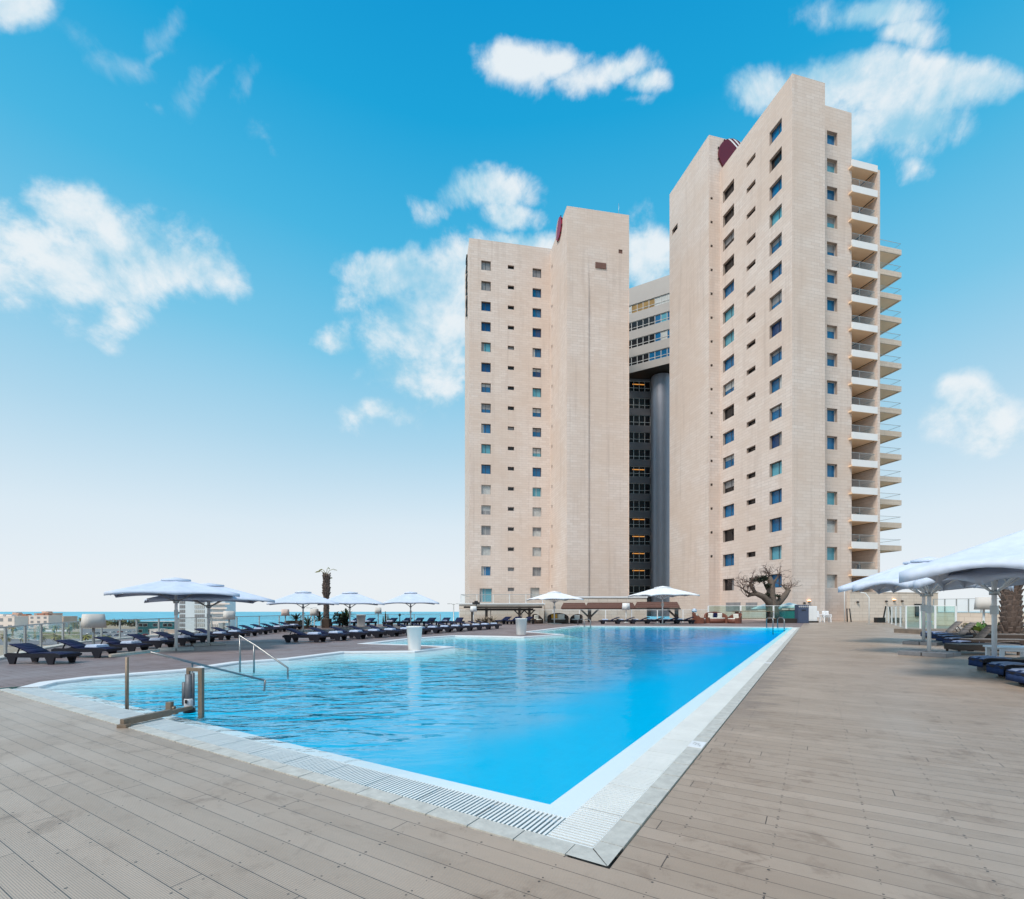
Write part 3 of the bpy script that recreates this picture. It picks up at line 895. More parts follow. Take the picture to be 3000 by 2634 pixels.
def balcony(zt, roof=False):
    b = MB()
    # slab, then parapet on the front edge
    c = FB+(F0-FB)/2
    dep = 5.2
    b.obox(c+d1*(dep/2)+V(0, 0, zt-1.0+.12), d2*(bw/2-.01), d1*(dep/2), V(0, 0, .12), 1)
    b.obox(c+d1*.06+V(0, 0, zt-.36-.125), d2*(bw/2-.012), d1*.09, V(0, 0, .485), 0)
    o = b.build('balcony' if not roof else 'balcony_roof', [M['fascia'], M['soffit']], tower)
    bm = MB()
    bm.bar(c+d2*(bw/2-.42)+d1*.2+V(0, 0, zt-1.02), c+d2*(bw/2-.42)+d1*dep+V(0, 0, zt-1.02), .14, .05)
    bm.build('drip_groove', M['wood_dark'], o)
    if roof: return
    gz = MB()
    e0, e1 = c-d2*(bw/2-.05)+d1*.1, c+d2*(bw/2-.42)+d1*.1
    gz.obox((e0+e1)/2+V(0, 0, zt+.5), (e1-e0)/2, d1*.008, V(0, 0, .5))
    gz.obox(e1+d1*1.6+V(0, 0, zt+.5), d1*1.6, d2*.008, V(0, 0, .5))
    gz.build('glass_panel', M['glass'], o)
    rl = MB()
    rl.bar(e0+V(0, 0, zt+1.02), e1+V(0, 0, zt+1.02), .05, .05); rl.bar(e1+V(0, 0, zt+1.02), e1+d1*3.2+V(0, 0, zt+1.02), .05, .05)
    rl.bar(e0+(e1-e0)*.33+V(0, 0, zt), e0+(e1-e0)*.33+V(0, 0, zt+1), .04, .04)
    rl.build('railing', M['alu'], o)
for z in fl_z: balcony(z)
for k in range(15):
    if WR.random() < .6:
        b = MB(); c0 = FB+(F0-FB)*WR.uniform(.25, .6)+d1*WR.uniform(.8, 2.2)+V(0, 0, fl_z[k]-.76)
        b.obox(c0+V(0, 0, .45), d2*.25, d1*.25, V(0, 0, .03)); b.obox(c0+d1*.25+V(0, 0, .8), d2*.25, d1*.03, V(0, 0, .35))
        for s1_ in (-.2, .2):
            for s2_ in (-.2, .2): b.obox(c0+d2*s1_+d1*s2_+V(0, 0, .21), d2*.02, d1*.02, V(0, 0, .21))
        tag(b.build('balcony_chair', M['wood_dark' if k % 2 else 'white_metal']), f'{"dark" if k % 2 else "white"} chair on the {ORD[k]} side balcony from the top of the taller tower', 'chair', 'chairs on the tower balconies')
zr = fl_z[0]+FL
balcony(zr-.3, True)
# far-side slabs seen beyond the fin wall
yS = [712+67.9*k for k in range(14)]
for k, y in enumerate(yS):
    Z = 68.0+6.5
    S0 = on(F0, d1, 7.0)+d2*.45
    e = ray_s(S0, d2, 2641)
    zt = HZ(y+2, on(S0, d2, e*.5).y) if k == 0 else zt-(67.9/FPX*on(S0, d2, e*.5).y)
    sb = MB()
    sb.obox(S0+d2*(e/2)+d1*2.2+V(0, 0, zt-.55), d2*(e/2), d1*2.2, V(0, 0, .10), 1)
    sb.obox(S0+d2*(e/2)+d1*.08+V(0, 0, zt-.36), d2*(e/2), d1*.1, V(0, 0, .42), 0)
    sb.obox(S0+d2*(e-.08)+d1*2.3+V(0, 0, zt-.36), d2*.1, d1*2.1, V(0, 0, .42), 0)
    o = sb.build('balcony', [M['stone_low'], M['soffit']], tower)
    rl = MB()
    a, b_ = S0+V(0, 0, zt+1.05), S0+d2*(e-.15)+V(0, 0, zt+1.05)
    rl.bar(a, b_, .05, .05); rl.bar(b_, b_+d1*4.2, .05, .05); rl.bar(S0+d2*(e*.28)+d1*4+V(0, 0, zt), S0+d2*(e*.28)+d1*4+V(0, 0, zt+1.05), .05, .05)
    rl.bar(S0+d2*.1+d1*4.2+V(0, 0, zt+1.05), b_+d1*4.2, .05, .05)
    rl.build('railing', M['alu'], o)
    gz = MB(); gz.obox(S0+d2*(e/2-.1)+d1*.1+V(0, 0, zt+.55), d2*(e/2-.1), d1*.008, V(0, 0, .48)); gz.build('glass_panel', M['glass'], o)
# window row near the ground and small wall boxes
mw = MB()
for (px, y, w, h) in ((2148, 1778, 1.7, 1.4), (2202, 1776, 1.2, 1.1)):
    s = ray_s(N, d1, px); zc = HZ(y, on(N, d1, s).y)
    mw.obox(on(N, d1, s)+nl*.03+V(0, 0, zc), d1*w, nl*.03, V(0, 0, h/2))
mw.build('low_window', M['pane_grey'], tower)

# ---- left tower
dl1 = V(-.1769, .9842, 0); dl2 = V(.9842, .1769, 0)
nlf = V(-dl1.x, -dl1.y, 0); nll = V(-dl2.x, -dl2.y, 0)
P0 = AT(1375, 94.2)
left_t = thing('hotel_tower', 'shorter left stone hotel tower with vertical dark lettering on its left edge', 'tower', (0, 0, 0), 0, 'stone hotel towers')
zM = HZ(697, 94.2)
WM = ray_s(P0, dl2, 1612)
JL = on(P0, dl2, WM)
lw = []
s, zs = zrows(P0, dl2, 1424, 778, 1673, 16)
for i, z in enumerate(zs): lw.append((s-.92, s+.92, z-.9, z+.9, 'a', i))
lw.append((s-1.25, s+1.15, HZ(1764, 94.7), HZ(1724, 94.7), 'big', 16))
s, zs = zrows(P0, dl2, 1497, 783, 1668, 16)
for i, z in enumerate(zs+[zs[-1]-(zs[0]-zs[-1])/15]): lw.append((s-.62, s+.62, z-.36, z+.36, 'b', i))
s, zs = zrows(P0, dl2, 1573, 800, 1675, 16)
for i, z in enumerate(zs): lw.append((s-.88, s+.88, z-.88, z+.88, 'c', i))
lw.append((s-1.3, s+.5, HZ(1754, 97), HZ(1722, 97), 'big', 17))
mb = MB()
mb.facade((P0.x, P0.y), (dl2.x, dl2.y), WM+1.5, -.1, zM, [w[:4] for w in lw], (nlf.x, nlf.y), .4, 0, 1)
LM = ray_s(P0, dl1, 1362)
back = [on(P0, dl1, LM), on(on(P0, dl2, WM+1.5), dl1, LM)]
mb.prism([P0, on(P0, dl2, WM+1.5), back[1], back[0]], -.1, zM, 0, skip=(0,))
sK = ray_s(JL, dl1, 1661)           # negative: towards the camera
K = on(JL, dl1, sK)
zK = HZ(603, K.y)
WK = ray_s(K, dl2, 1843)
sS = ray_s(K, dl2, 1724.5)
zS = HZ(735, on(K, dl2, sS).y)
svl = ray_s(K, dl1, 1617)
s_, zvl = svl, None
vl = []
Zv = on(K, dl1, svl).y
for i in range(17): vl.append((svl-.3, svl+.3, HZ(781+58.6*i, Zv)-.3, HZ(781+58.6*i, Zv)+.3))
dep = 16
mb.facade((K.x, K.y), (dl1.x, dl1.y), dep, -.1, zK, vl, (nll.x, nll.y), .3, 0, 1)
l1 = []
for (px, y, w, h) in ((1752.5, 777, 1.02, 1.0), (1767.6, 779, 1.02, 1.0), (1818, 737, .75, .7)):
    s = ray_s(K, dl2, px); z = HZ(y, on(K, dl2, s).y); l1.append((s-w/2, s+w/2, z-h/2, z+h/2))
# front: upper band full width, lower half with a step in the plane
mb.facade((K.x, K.y), (dl2.x, dl2.y), WK, zS, zK, l1[2:] + [q for q in l1[:2] if q[2] > zS], (nlf.x, nlf.y), .3, 0, 1)
mb.facade((K.x, K.y), (dl2.x, dl2.y), sS, -.1, zS, [], (nlf.x, nlf.y), .3, 0, 1)
KS = on(on(K, dl2, sS), dl1, .28)
zT = zS-9.0
mb.facade((KS.x, KS.y), (dl2.x, dl2.y), WK-sS, -.1, zT, [], (nlf.x, nlf.y), .3, 0, 1)
kq = [on(K, dl2, sS)+V(0, 0, zS), KS+V(0, 0, zT), on(KS, dl2, WK-sS)+V(0, 0, zT), on(K, dl2, WK)+V(0, 0, zS)]   # the step dies out upwards
mb.poly(kq); mb.poly([kq[0], on(K, dl2, sS)+V(0, 0, zT), kq[1]])
mb.poly([on(K, dl2, sS)+V(0, 0, -.1), KS+V(0, 0, -.1), KS+V(0, 0, zT), on(K, dl2, sS)+V(0, 0, zT)])
kr = on(K, dl2, WK)
mb.prism([K, kr, on(kr, dl1, dep), on(K, dl1, dep)], -.1, zK, 0, skip=(0, 3))
mb.build('wall', [M['stone'], M['reveal']], left_t)
palT = [('pane_blue', .62), ('pane_cyan', .12), ('pane_blue2', .26)]
for (a, b, za, zb, k, i) in lw:
    if k == 'b': pn = pick([('pane_dark', .8), ('pane_grey', .2)])
    elif i < 2: pn = M['pane_grey'] if k == 'a' else pick([('pane_blue', .6), ('pane_grey', .4)])
    elif i > 10: pn = pick([('pane_pale', .35), ('pane_grey', .25), ('pane_cyan', .25), ('pane_blue', .15)])
    else: pn = pick(palT)
    if k == 'big': pn = M['pane_cyan'] if i == 16 else M['pane_pale']
    window(left_t, P0, dl2, nlf, a, b, za, zb, .4, pn, M['frame'] if i < 11 else M['frame_light'], 0 if k == 'b' else .45)
lv = MB()
for (a, b, za, zb) in l1:
    n_ = 6
    off = .15 if zb > zS else .0
    for q in range(n_):
        zc = za+(zb-za)*(q+.5)/n_
        lv.obox(on(K, dl2, (a+b)/2)+dl1*off+V(0, 0, zc), dl2*((b-a)/2), dl1*.05, V(0, 0, (zb-za)/n_*.46))
    lv.build('louvre', M['louvre'], left_t); lv = MB()
for (a, b, za, zb) in vl:
    v = MB(); v.obox(on(K, dl1, (a+b)/2)-nll*.25+V(0, 0, (za+zb)/2), dl1*.3, nll*.02, V(0, 0, .3)); v.build('vent', M['wood_dark'], left_t)
sE = ray_s(K, dl1, 1640)
cE = on(K, dl1, sE); cE.z = HZ(671, cE.y)
emblem(left_t, cE, V(-dl1.x, -dl1.y, 0), nll, 1.75, 2.6, M['crimson'])
# vertical lettering on the narrow left face, read downwards
fc = bpy.data.curves.new('letters', 'FONT'); fc.body = 'RAMADA'; fc.size = 2.75; fc.extrude = .12; fc.align_x = 'LEFT'; fc.align_y = 'CENTER'
fc.space_character = 1.12
fo = bpy.data.objects.new('letters', fc); COL.objects.link(fo)
zt = HZ(757, P0.y+5)
bpy.context.view_layer.update()
dg = bpy.context.evaluated_depsgraph_get()
me = bpy.data.meshes.new_from_object(fo.evaluated_get(dg)); bpy.data.objects.remove(fo)
wl = max(v.co.x for v in me.vertices)
hl = zt-HZ(937, P0.y+5)
sS_ = ray_s(P0, dl1, 1369.0)
for v in me.vertices:                # text x runs down, text y towards the back
    x, y, z = v.co
    pos = on(P0, dl1, min(sS_, LM*.5)+y*1.0)+nll*(.14+z)
    v.co = (pos.x, pos.y, zt-x/wl*hl)
me.materials.clear(); me.materials.append(M['black_letter'])
lo = bpy.data.objects.new('lettering', me); COL.objects.link(lo); lo.parent = left_t
mast = MB()
sm = ray_s(K, dl2, 1832)
pm_ = on(K, dl2, sm)+dl1*3
mast.tube([pm_+V(0, 0, zK-.2), pm_+V(0, 0, zK+2.2)], .07, 6); mast.tube([pm_+V(0, 0, zK+2.2), pm_+V(0, 0, zK+4.4)], .03, 6)
mast.build('mast', M['alu'], left_t)

# ---- block between the towers: glazed bridge, recessed window stack, metal cylinder
mid = thing('linking_block', 'glazed bridge block between the two stone towers above a dark recess with a metal cylinder', 'building')
dC = V(-.857, .514, 0)
nC = V(-.514, -.857, 0)
B0 = AT(1990, 0); B0 = AT(1975, 105.8)
zb0 = HZ(1094, on(B0, dC, ray_s(B0, dC, 1842)).y)
ZL = on(B0, dC, ray_s(B0, dC, 1842)).y
LBr = ray_s(B0, dC, 1815)
bands = []
for k in range(4):
    z1 = HZ(896+50.7*k, ZL)
    bands.append((0.0+.2, LBr-.1, z1-1.95, z1))
ztop = HZ(846, ZL)
mb = MB()
mb.facade((B0.x, B0.y), (dC.x, dC.y), LBr, zb0, ztop, bands, (nC.x, nC.y), .25, 0, 0)
bk = [on(B0, dC, LBr), on(on(B0, dC, LBr), V(.514, .857, 0), 14), on(B0, V(.514, .857, 0), 14)]
mb.prism([B0, bk[2], bk[1], bk[0]], zb0, ztop, 0, skip=(3,))
mb.poly([V(p.x, p.y, zb0) for p in (B0, bk[0], bk[1], bk[2])], 1)
mb.build('bridge_wall', [M['clad'], M['wood_dark']], mid)
for k, (a, b, za, zb) in enumerate(bands):
    f = MB()
    q = lambda s, z, o: on(B0, dC, s)-nC*o+V(0, 0, z)
    n_ = 9
    st = (b-a)/n_
    for i in range(n_+1): f.obox(q(a+st*i, (za+zb)/2, .18), dC*.06, nC*.05, V(0, 0, (zb-za)/2))
    f.obox(q((a+b)/2, za+.62, .18), dC*((b-a)/2), nC*.04, V(0, 0, .05))
    f.obox(q((a+b)/2, za+.04, .18), dC*((b-a)/2), nC*.05, V(0, 0, .05)); f.obox(q((a+b)/2, zb-.04, .18), dC*((b-a)/2), nC*.05, V(0, 0, .05))
    fo = f.build('window_band', M['frame_light'], mid)
    for i in range(n_):
        px_ = i/n_
        if k == 0: mt = M['pane_warm'] if 3 <= i <= 6 else M['pane_pale']
        elif k == 3: mt = M['pane_blue'] if i < 4 else M['pane_dark']
        else: mt = pick([('pane_pale', .5), ('pane_cyan', .3), ('pane_blue', .2)]) if i < 3 else M['pane_dark']
        g_ = MB(); g_.obox(q(a+st*(i+.5), (za+zb)/2, .22), dC*(st/2-.06), nC*.01, V(0, 0, (zb-za)/2-.05)); g_.build('pane', mt, fo)
# recessed stack of office windows
R0 = AT(1815, 113.2); dR = V(.995, .10, 0); nR = V(.10, -.995, 0)
WRr = ray_s(R0, dR, 1909)
rows = []
for k in range(13):
    z = HZ(1131+50.05*k, 113.6)
    rows.append((.3, WRr-.25, z-1.22, z+1.22))
mb = MB()
mb.facade((R0.x, R0.y), (dR.x, dR.y), WRr, -.1, zb0+2, rows, (nR.x, nR.y), .3, 0, 0)
r1 = on(R0, dR, WRr)
mb.prism([R0, r1, r1+V(0, 10, 0), R0+V(0, 10, 0)], -.1, zb0+2, 0, skip=(0,))
mb.poly([r1+V(0, .0, -.1), r1+V(14, 6, -.1), r1+V(14, 6, zb0+2), r1+V(0, 0, zb0+2)], 1)
mb.build('recess_wall', [M['spandrel'], M['wood_dark']], mid)
for k, (a, b, za, zb) in enumerate(rows):
    f = MB(); q = lambda s, z, o: on(R0, dR, s)-nR*o+V(0, 0, z)
    st = (ray_s(R0, dR, 1907)-ray_s(R0, dR, 1842))/4
    a0 = b-st*int((b-a)/st)
    s_ = b
    while s_ > a:
        f.obox(q(s_, (za+zb)/2, .2), dR*.055, nR*.05, V(0, 0, (zb-za)/2)); s_ -= st
    f.obox(q((a+b)/2, za+.85, .2), dR*((b-a)/2), nR*.04, V(0, 0, .05))
    for zz in (za+.03, zb-.03): f.obox(q((a+b)/2, zz, .2), dR*((b-a)/2), nR*.05, V(0, 0, .05))
    fo = f.build('window_band', M['frame_light'], mid)
    g_ = MB(); g_.obox(q((a+b)/2, (za+zb)/2, .27), dR*((b-a)/2), nR*.01, V(0, 0, (zb-za)/2)); g_.build('pane', M['pane_dark'], fo)
    if k in (0, 5, 8, 9, 10, 11):
        l_ = MB(); l_.obox(q(b-st*2.1, zb-.42+(.0 if k > 5 else -.3), .245), dR*(st*1.1), nR*.006, V(0, 0, .09)); l_.build('ceiling_light', M['strip_on'], fo)
cy = MB()
cz = AT(1937, 112.0)
cy.lathe([(2.25, -.1), (2.25, zb0-.4)], 40, 0, (cz.x, cz.y, 0))
for k in range(1, 15):
    cy.lathe([(2.26, k*3.6), (2.26, k*3.6+.05)], 40, 0, (cz.x, cz.y, 0))
cy.build('metal_cylinder', M['cyl'], mid)
# ------------------------------------------------------------------ umbrellas
def umbrella(px, py, peak, edge, hw, rot, label, bs=1.0, fab='fabric', wav=0.0):
    p = G(px, py); Z = p.y
    zp, ze = HZ(peak, Z), HZ(edge, Z)
    W = hw*Z/FPX
    t = thing('parasol', label, 'parasol', p, rot, 'large square canvas parasols round the pool')
    k = zp/2.9
    b = MB()
    pw = .62*bs; th = .085 if px < 2000 else .15
    b.box(-pw, -pw, .0, -.02, -.02, th); b.box(.02, -pw, .0, pw, -.02, th); b.box(-pw, .02, .0, -.02, pw, th); b.box(.02, .02, .0, pw, pw, th)
    b.box(-.2, -.2, th, .2, .2, th+.02)
    b.build('base_plate', M['plate' if px < 2000 else 'plate_dark'], t, bev=.012)
    q = MB(); q.tube([(0, 0, .1), (0, 0, zp-.12*k)], .048*k**.5*1.15, 14); q.build('pole', M['white_metal'], t)
    zh = ze-.34*k
    c = MB(); c.lathe([(.0, zh-.07), (.10*k, zh-.07), (.10*k, zh+.07), (.0, zh+.07)], 12)
    c.tube([(.06*k, 0, zh-.45*k), (.13*k, 0, zh-.45*k)], .03*k, 8); c.box(-.07*k, -.07*k, zh-.55*k, .07*k, .07*k, zh-.33*k)
    c.build('crank_hub', M['alu'], t)
    # canopy: eight panels, edge dipping between the ribs, thin turned-down hem
    cn = MB()
    zc = zp-.09*k
    NS = 6 if not wav else 10
    tips = []
    for i in range(8):
        a = i*math.pi/4
        r = W if i % 2 == 0 else W*math.sqrt(2)
        x, y = r*math.cos(a), r*math.sin(a)
        tips.append(V(x, y, ze-(.0 if i % 2 == 0 else .05*k)))
    rc = .16
    def top(i, u, v):      # u along the rim 0..1, v from centre 0..1
        a, b_ = tips[i], tips[(i+1) % 8]
        e = a.lerp(b_, u)
        r0 = V(e.x*rc, e.y*rc, zc)
        w = v
        z = r0.z+(e.z-r0.z)*(w**1.02)
        sag = (-.05*math.sin(math.pi*u)*math.sin(math.pi*w)+(.030+.10*wav)*math.sin(math.pi*u)*w**4)*k
        return V(r0.x+(e.x-r0.x)*w, r0.y+(e.y-r0.y)*w, z+sag)
    n0 = len(cn.v)
    for i in range(8):
        for ui in range(NS):
            for vi in range(6):
                cn.poly([top(i, ui/NS, vi/6), top(i, ui/NS, (vi+1)/6), top(i, (ui+1)/NS, (vi+1)/6), top(i, (ui+1)/NS, vi/6)], 0, True)
            for s in (0,):
                a_, b_ = top(i, ui/NS, 1), top(i, (ui+1)/NS, 1)
                hm = lambda q: (.12+.10*wav-.05*math.sin(math.pi*q)+wav*.05*math.sin(q*6.28+i*2.3))*k
                h1, h2 = hm(ui/NS), hm((ui+1)/NS)
                cn.poly([a_, a_-V(0, 0, h1), b_-V(0, 0, h2), b_], 0, True)
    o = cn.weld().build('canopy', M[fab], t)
    md = o.modifiers.new('thickness', 'SOLIDIFY'); md.thickness = .012
    v = MB()
    for i in range(8):
        a_, b_ = tips[i]*(rc*1.5), tips[(i+1) % 8]*(rc*1.5)
        v.poly([V(0, 0, zp+.03*k), V(a_.x, a_.y, zc+.02*k), V(b_.x, b_.y, zc+.02*k)], 0, True)
        v.poly([V(a_.x, a_.y, zc+.02*k), V(a_.x, a_.y, zc-.05*k), V(b_.x, b_.y, zc-.05*k), V(b_.x, b_.y, zc+.02*k)], 0, True)
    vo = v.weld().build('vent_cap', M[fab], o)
    md = vo.modifiers.new('thickness', 'SOLIDIFY'); md.thickness = .01
    for i in range(8):
        r_ = MB()
        tp = tips[i]
        r_.bar(V(tp.x*.05, tp.y*.05, zc-.06*k), V(tp.x*.97, tp.y*.97, tp.z-.03*k), .03*k, .03*k)
        m_ = V(tp.x*.45, tp.y*.45, zc+(tp.z-zc)*.45-.06*k)
        r_.bar(V(tp.x*.03, tp.y*.03, zh), m_, .026*k, .03*k)
        r_.build('rib', M['rib'] if px < 1500 else M['white_metal'], t)
    return t
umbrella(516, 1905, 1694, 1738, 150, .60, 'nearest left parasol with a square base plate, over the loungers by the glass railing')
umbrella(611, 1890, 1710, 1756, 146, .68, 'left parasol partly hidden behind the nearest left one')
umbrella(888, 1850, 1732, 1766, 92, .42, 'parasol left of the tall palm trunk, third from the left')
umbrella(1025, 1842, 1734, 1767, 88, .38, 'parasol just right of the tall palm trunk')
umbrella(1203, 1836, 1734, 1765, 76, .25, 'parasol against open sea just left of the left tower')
umbrella(1624, 1828, 1733, 1754, 64, .3, 'white parasol in front of the left tower, shading the round wicker daybed', fab='fabric_white')
umbrella(1941, 1829, 1718, 1742, 74, .2, 'bright white parasol at the far pool edge between the two towers', fab='fabric_white')
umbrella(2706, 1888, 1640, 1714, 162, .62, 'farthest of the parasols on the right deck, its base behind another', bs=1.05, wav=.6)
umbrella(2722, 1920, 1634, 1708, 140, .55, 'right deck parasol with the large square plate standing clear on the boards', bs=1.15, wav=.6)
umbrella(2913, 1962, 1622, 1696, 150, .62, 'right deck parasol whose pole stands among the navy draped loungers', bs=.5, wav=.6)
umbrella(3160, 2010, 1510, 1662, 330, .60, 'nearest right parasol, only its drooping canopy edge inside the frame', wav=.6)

# ------------------------------------------------------------------ sun loungers
def lounger(name, label, cat, grp, sling, frame, back=21, towel=True):
    t = thing(name, label, cat, (0, 0, 0), 0, grp)
    z = .33
    f = MB()
    for s in (-1, 1):
        y = s*.33
        pts = [(-.98, .30), (-.85, .35), (.2, .33), (.8, .35), (.98, .30), (.97, .24), (.75, .22), (.2, .21), (-.5, .21), (-.95, .22)]
        lo, hi = y-.025, y+.025
        f.poly([V(a, hi, c) for a, c in pts]); f.poly([V(a, lo, c) for a, c in pts][::-1])
        for i in range(len(pts)):
            a, b = pts[i], pts[(i+1) % len(pts)]
            f.poly([V(a[0], hi, a[1]), V(b[0], hi, b[1]), V(b[0], lo, b[1]), V(a[0], lo, a[1])][::-1])
    f.box(.94, -.305, .22, .985, .305, .31); f.box(-.985, -.305, .22, -.94, .305, .30); f.box(-.1, -.305, .24, -.05, .305, .29)
    f.build('frame', frame, t)
    for (x, s) in ((.62, 1), (.62, -1), (-.72, 1), (-.72, -1)):
        g = MB()
        y0, y1 = s*.33-.03, s*.33+.03
        prof = [(-.17, .23), (.17, .23), (.10, .0), (-.06, .0)]
        g.poly([V(x+a, y1, c) for a, c in prof][::-1]); g.poly([V(x+a, y0, c) for a, c in prof])
        for i in range(4):
            a, b = prof[i], prof[(i+1) % 4]
            g.poly([V(x+a[0], y0, a[1]), V(x+a[0], y1, a[1]), V(x+b[0], y1, b[1]), V(x+b[0], y0, b[1])])
        g.build('leg', frame, t)
    q = MB()
    n = 8
    for i in range(n):
        x0, x1 = -.12+1.06*i/n, -.12+1.06*(i+1)/n
        zf = lambda x: .345+.015*math.sin((x+.12)*3)-.03*max(0, (x-.7)/.25)
        q.poly([V(x0, -.30, zf(x0)), V(x1, -.30, zf(x1)), V(x1, .30, zf(x1)), V(x0, .30, zf(x0))], 0, True)
    so = q.weld().build('seat', sling, t); md = so.modifiers.new('thickness', 'SOLIDIFY'); md.thickness = .03
    a = math.radians(back)
    bb = MB()
    dx, dz = -math.cos(a), math.sin(a)
    p = V(-.13, 0, .35)
    for i in range(6):
        u0, u1 = .80*i/6, .80*(i+1)/6
        cu = lambda u: .02*math.sin(u*4)-.05*max(0, u-.6)
        P = lambda u, y: V(p.x+dx*u, y, p.z+dz*u+cu(u))
        bb.poly([P(u0, .30), P(u0, -.30), P(u1, -.30+.02*i/5), P(u1, .30-.02*i/5)][::-1], 0, True)
    bo = bb.weld().build('backrest', sling, t); md = bo.modifiers.new('thickness', 'SOLIDIFY'); md.thickness = .035
    pr = MB(); pr.bar((p.x+dx*.5, .2, p.z+dz*.5), (-.72, .2, .28), .03, .03); pr.bar((p.x+dx*.5, -.2, p.z+dz*.5), (-.72, -.2, .28), .03, .03)
    pr.build('prop', frame, bo)
    return t
def towel_proto(name, label, mt, drape=False):
    t = MB()
    if not drape:
        n = 10
        for L_, (h, w, l) in enumerate(((.0, .24, .25), (.03, .235, .24), (.06, .225, .23))):
            t.box(-l, -w+L_*.004, h, l, w-L_*.006, h+.028)
        o = t.build(name, mt, None, bev=.012)
    else:
        # towel laid over the foot end, hanging down the front
        prof = [(-.42, .0), (-.2, .018), (.0, .012), (.16, .0), (.235, -.03), (.25, -.12), (.252, -.27)]
        for s in range(8):
            y0, y1 = -.31+.62*s/8, -.31+.62*(s+1)/8
            wv = lambda y, i: .006*math.sin(y*17+i*1.3)
            for i in range(len(prof)-1):
                a, b = prof[i], prof[i+1]
                t.poly([V(a[0], y0, a[1]+wv(y0, i)), V(b[0]+wv(y0, i+1), y0, b[1]), V(b[0]+wv(y1, i+1), y1, b[1]), V(a[0], y1, a[1]+wv(y1, i))], 0, True)
        for k_ in range(len(t.f)):
            if max(t.v[i][2] for i in t.f[k_]) > .002: t.m[k_] = 1  # upper faces get a lighter blue, a highlight put into the colour
        o = t.weld().build(name, [mt, M['towel_mid']], None)
        md = o.modifiers.new('thickness', 'SOLIDIFY'); md.thickness = .02
    return tag(o, label, 'towel')
g1 = 'navy sun loungers round the pool'
proto = lounger('sun_lounger', 'x', 'sun lounger', g1, M['navy'], M['navy_wick'])
tproto = towel_proto('folded_towel', 'x', M['towel'])
used = {'l': False, 't': False, 'g': False, 'd': False}
def put(pr, key, loc, rz, label, grp, sc=1.0):
    if not used[key]:
        used[key] = True; o = pr
        o.location = loc; o.rotation_euler = (0, 0, rz); o.scale = (sc, sc, sc); o['label'] = label
    else:
        o = dup(pr, loc, rz, label, sc)
    o['group'] = grp
    return o
def row(n, p0, p1, rz, where, tw, sc=1.0, tx=.35, jit=.06):
    for i in range(n):
        f = i/(n-1) if n > 1 else 0
        p = Vector(p0).lerp(Vector(p1), f)
        r = rz+R.uniform(-jit, jit)
        nm = ORD[i]
        put(proto, 'l', p, r, f'navy sun lounger, {nm} from the left {where}', g1, sc)
        if tw is True or (tw and i in tw):
            q = p+V(math.cos(r)*tx*sc, math.sin(r)*tx*sc, .365*sc)
            put(tproto, 't', q, r+R.uniform(-.2, .2), f'pale blue towel on the lounger {nm} from the left {where}', 'folded towels on the loungers', sc)
# row along the left glass railing, heads to the railing
a0, a1 = G(128, 1943), G(800, 1851)
row(14, V(a0.x, a0.y, 0), V(-18.3, 40.5, 0), -.06, 'along the left glass railing', (1, 2, 3, 4, 5, 6, 7, 9, 11, 12, 13))
# row nearer the pool, left of the white planter
b0, b1 = G(898, 1881), G(1432, 1842)
row(14, V(b0.x, b0.y, 0), V(b1.x, b1.y, 0), -.10, 'beside the beach entry', True, 1.12, .38)
# loungers facing the pool with raised backs against the sea
cpx = [994, 1037, 1078, 1145, 1189, 1224, 1260, 1303, 1342]
for i, px in enumerate(cpx):
    c = AT(px, 47.5+i*.4)
    put(proto, 'l', V(c.x, c.y, 0), -math.pi/2-.12, f'{ORD[i]} navy sun lounger from the left, head raised against the sea railing', g1, 1.25)
    if i in (1, 2, 3, 4, 5, 7):
        put(tproto, 't', V(c.x+.02, c.y-.40, .36*1.25), -math.pi/2, f'pale blue folded towel on the {ORD[i]} lounger against the sea railing', 'folded towels on the loungers', 1.2)
for i, px in enumerate((1476, 1507, 1541)):
    c = AT(px, 54)
    put(proto, 'l', V(c.x, c.y, 0), -math.pi/2-.5, f'{ORD[i]} of three navy loungers from the left, under the dark timber pergola', g1, 1.3)
row(6, V(*AT(1786, 55).xy, 0), V(*AT(2003, 56).xy, 0), math.pi, 'at the far pool edge', True, 1.22, .42)
# right deck: grey slatted loungers with navy towels over the foot ends
g2 = 'grey slatted loungers on the right deck'
gproto = lounger('slatted_lounger', 'x', 'sun lounger', g2, M['grey_slat'], M['navy_wick'], 50)
dproto = towel_proto('draped_towel', 'x', M['towel_navy'], True)
RD = -.28
feet = [(2976, 2010), (2915, 1985), (2858, 1962), (2797, 1905), (2774, 1893), (2753, 1884), (2738, 1877), (2727, 1871), (2706, 1870)]
RW = ['cut off by the right frame edge', 'second from the right frame edge', 'third from the right, beside a parasol pole'] + [f'{ORD[k]} beyond the brown daybeds' for k in range(5)] + ['farthest, half behind two parasol poles']
gflat = lounger('slatted_lounger', 'x', 'sun lounger', g2, M['grey_slat'], M['navy_wick'], 4)
used['f'] = False
for i, (px, py) in enumerate(feet):
    p = G(px, py)
    s = 1.0 if i < 3 else 1.05
    rz = math.pi+RD
    c = V(p.x+math.cos(RD)*.98*s, p.y+math.sin(RD)*.98*s, 0)
    put(gproto if i in (4, 6, 8) else gflat, 'g' if i in (4, 6, 8) else 'f', c, rz, f'grey slatted lounger on the right deck, {RW[i]}', g2, s)
    put(dproto, 'd', c+V(-math.cos(RD)*.74*s, -math.sin(RD)*.74*s, .368*s), rz, f'navy towel over a right deck lounger end, {RW[i]}', 'navy towels on the right deck loungers', s)
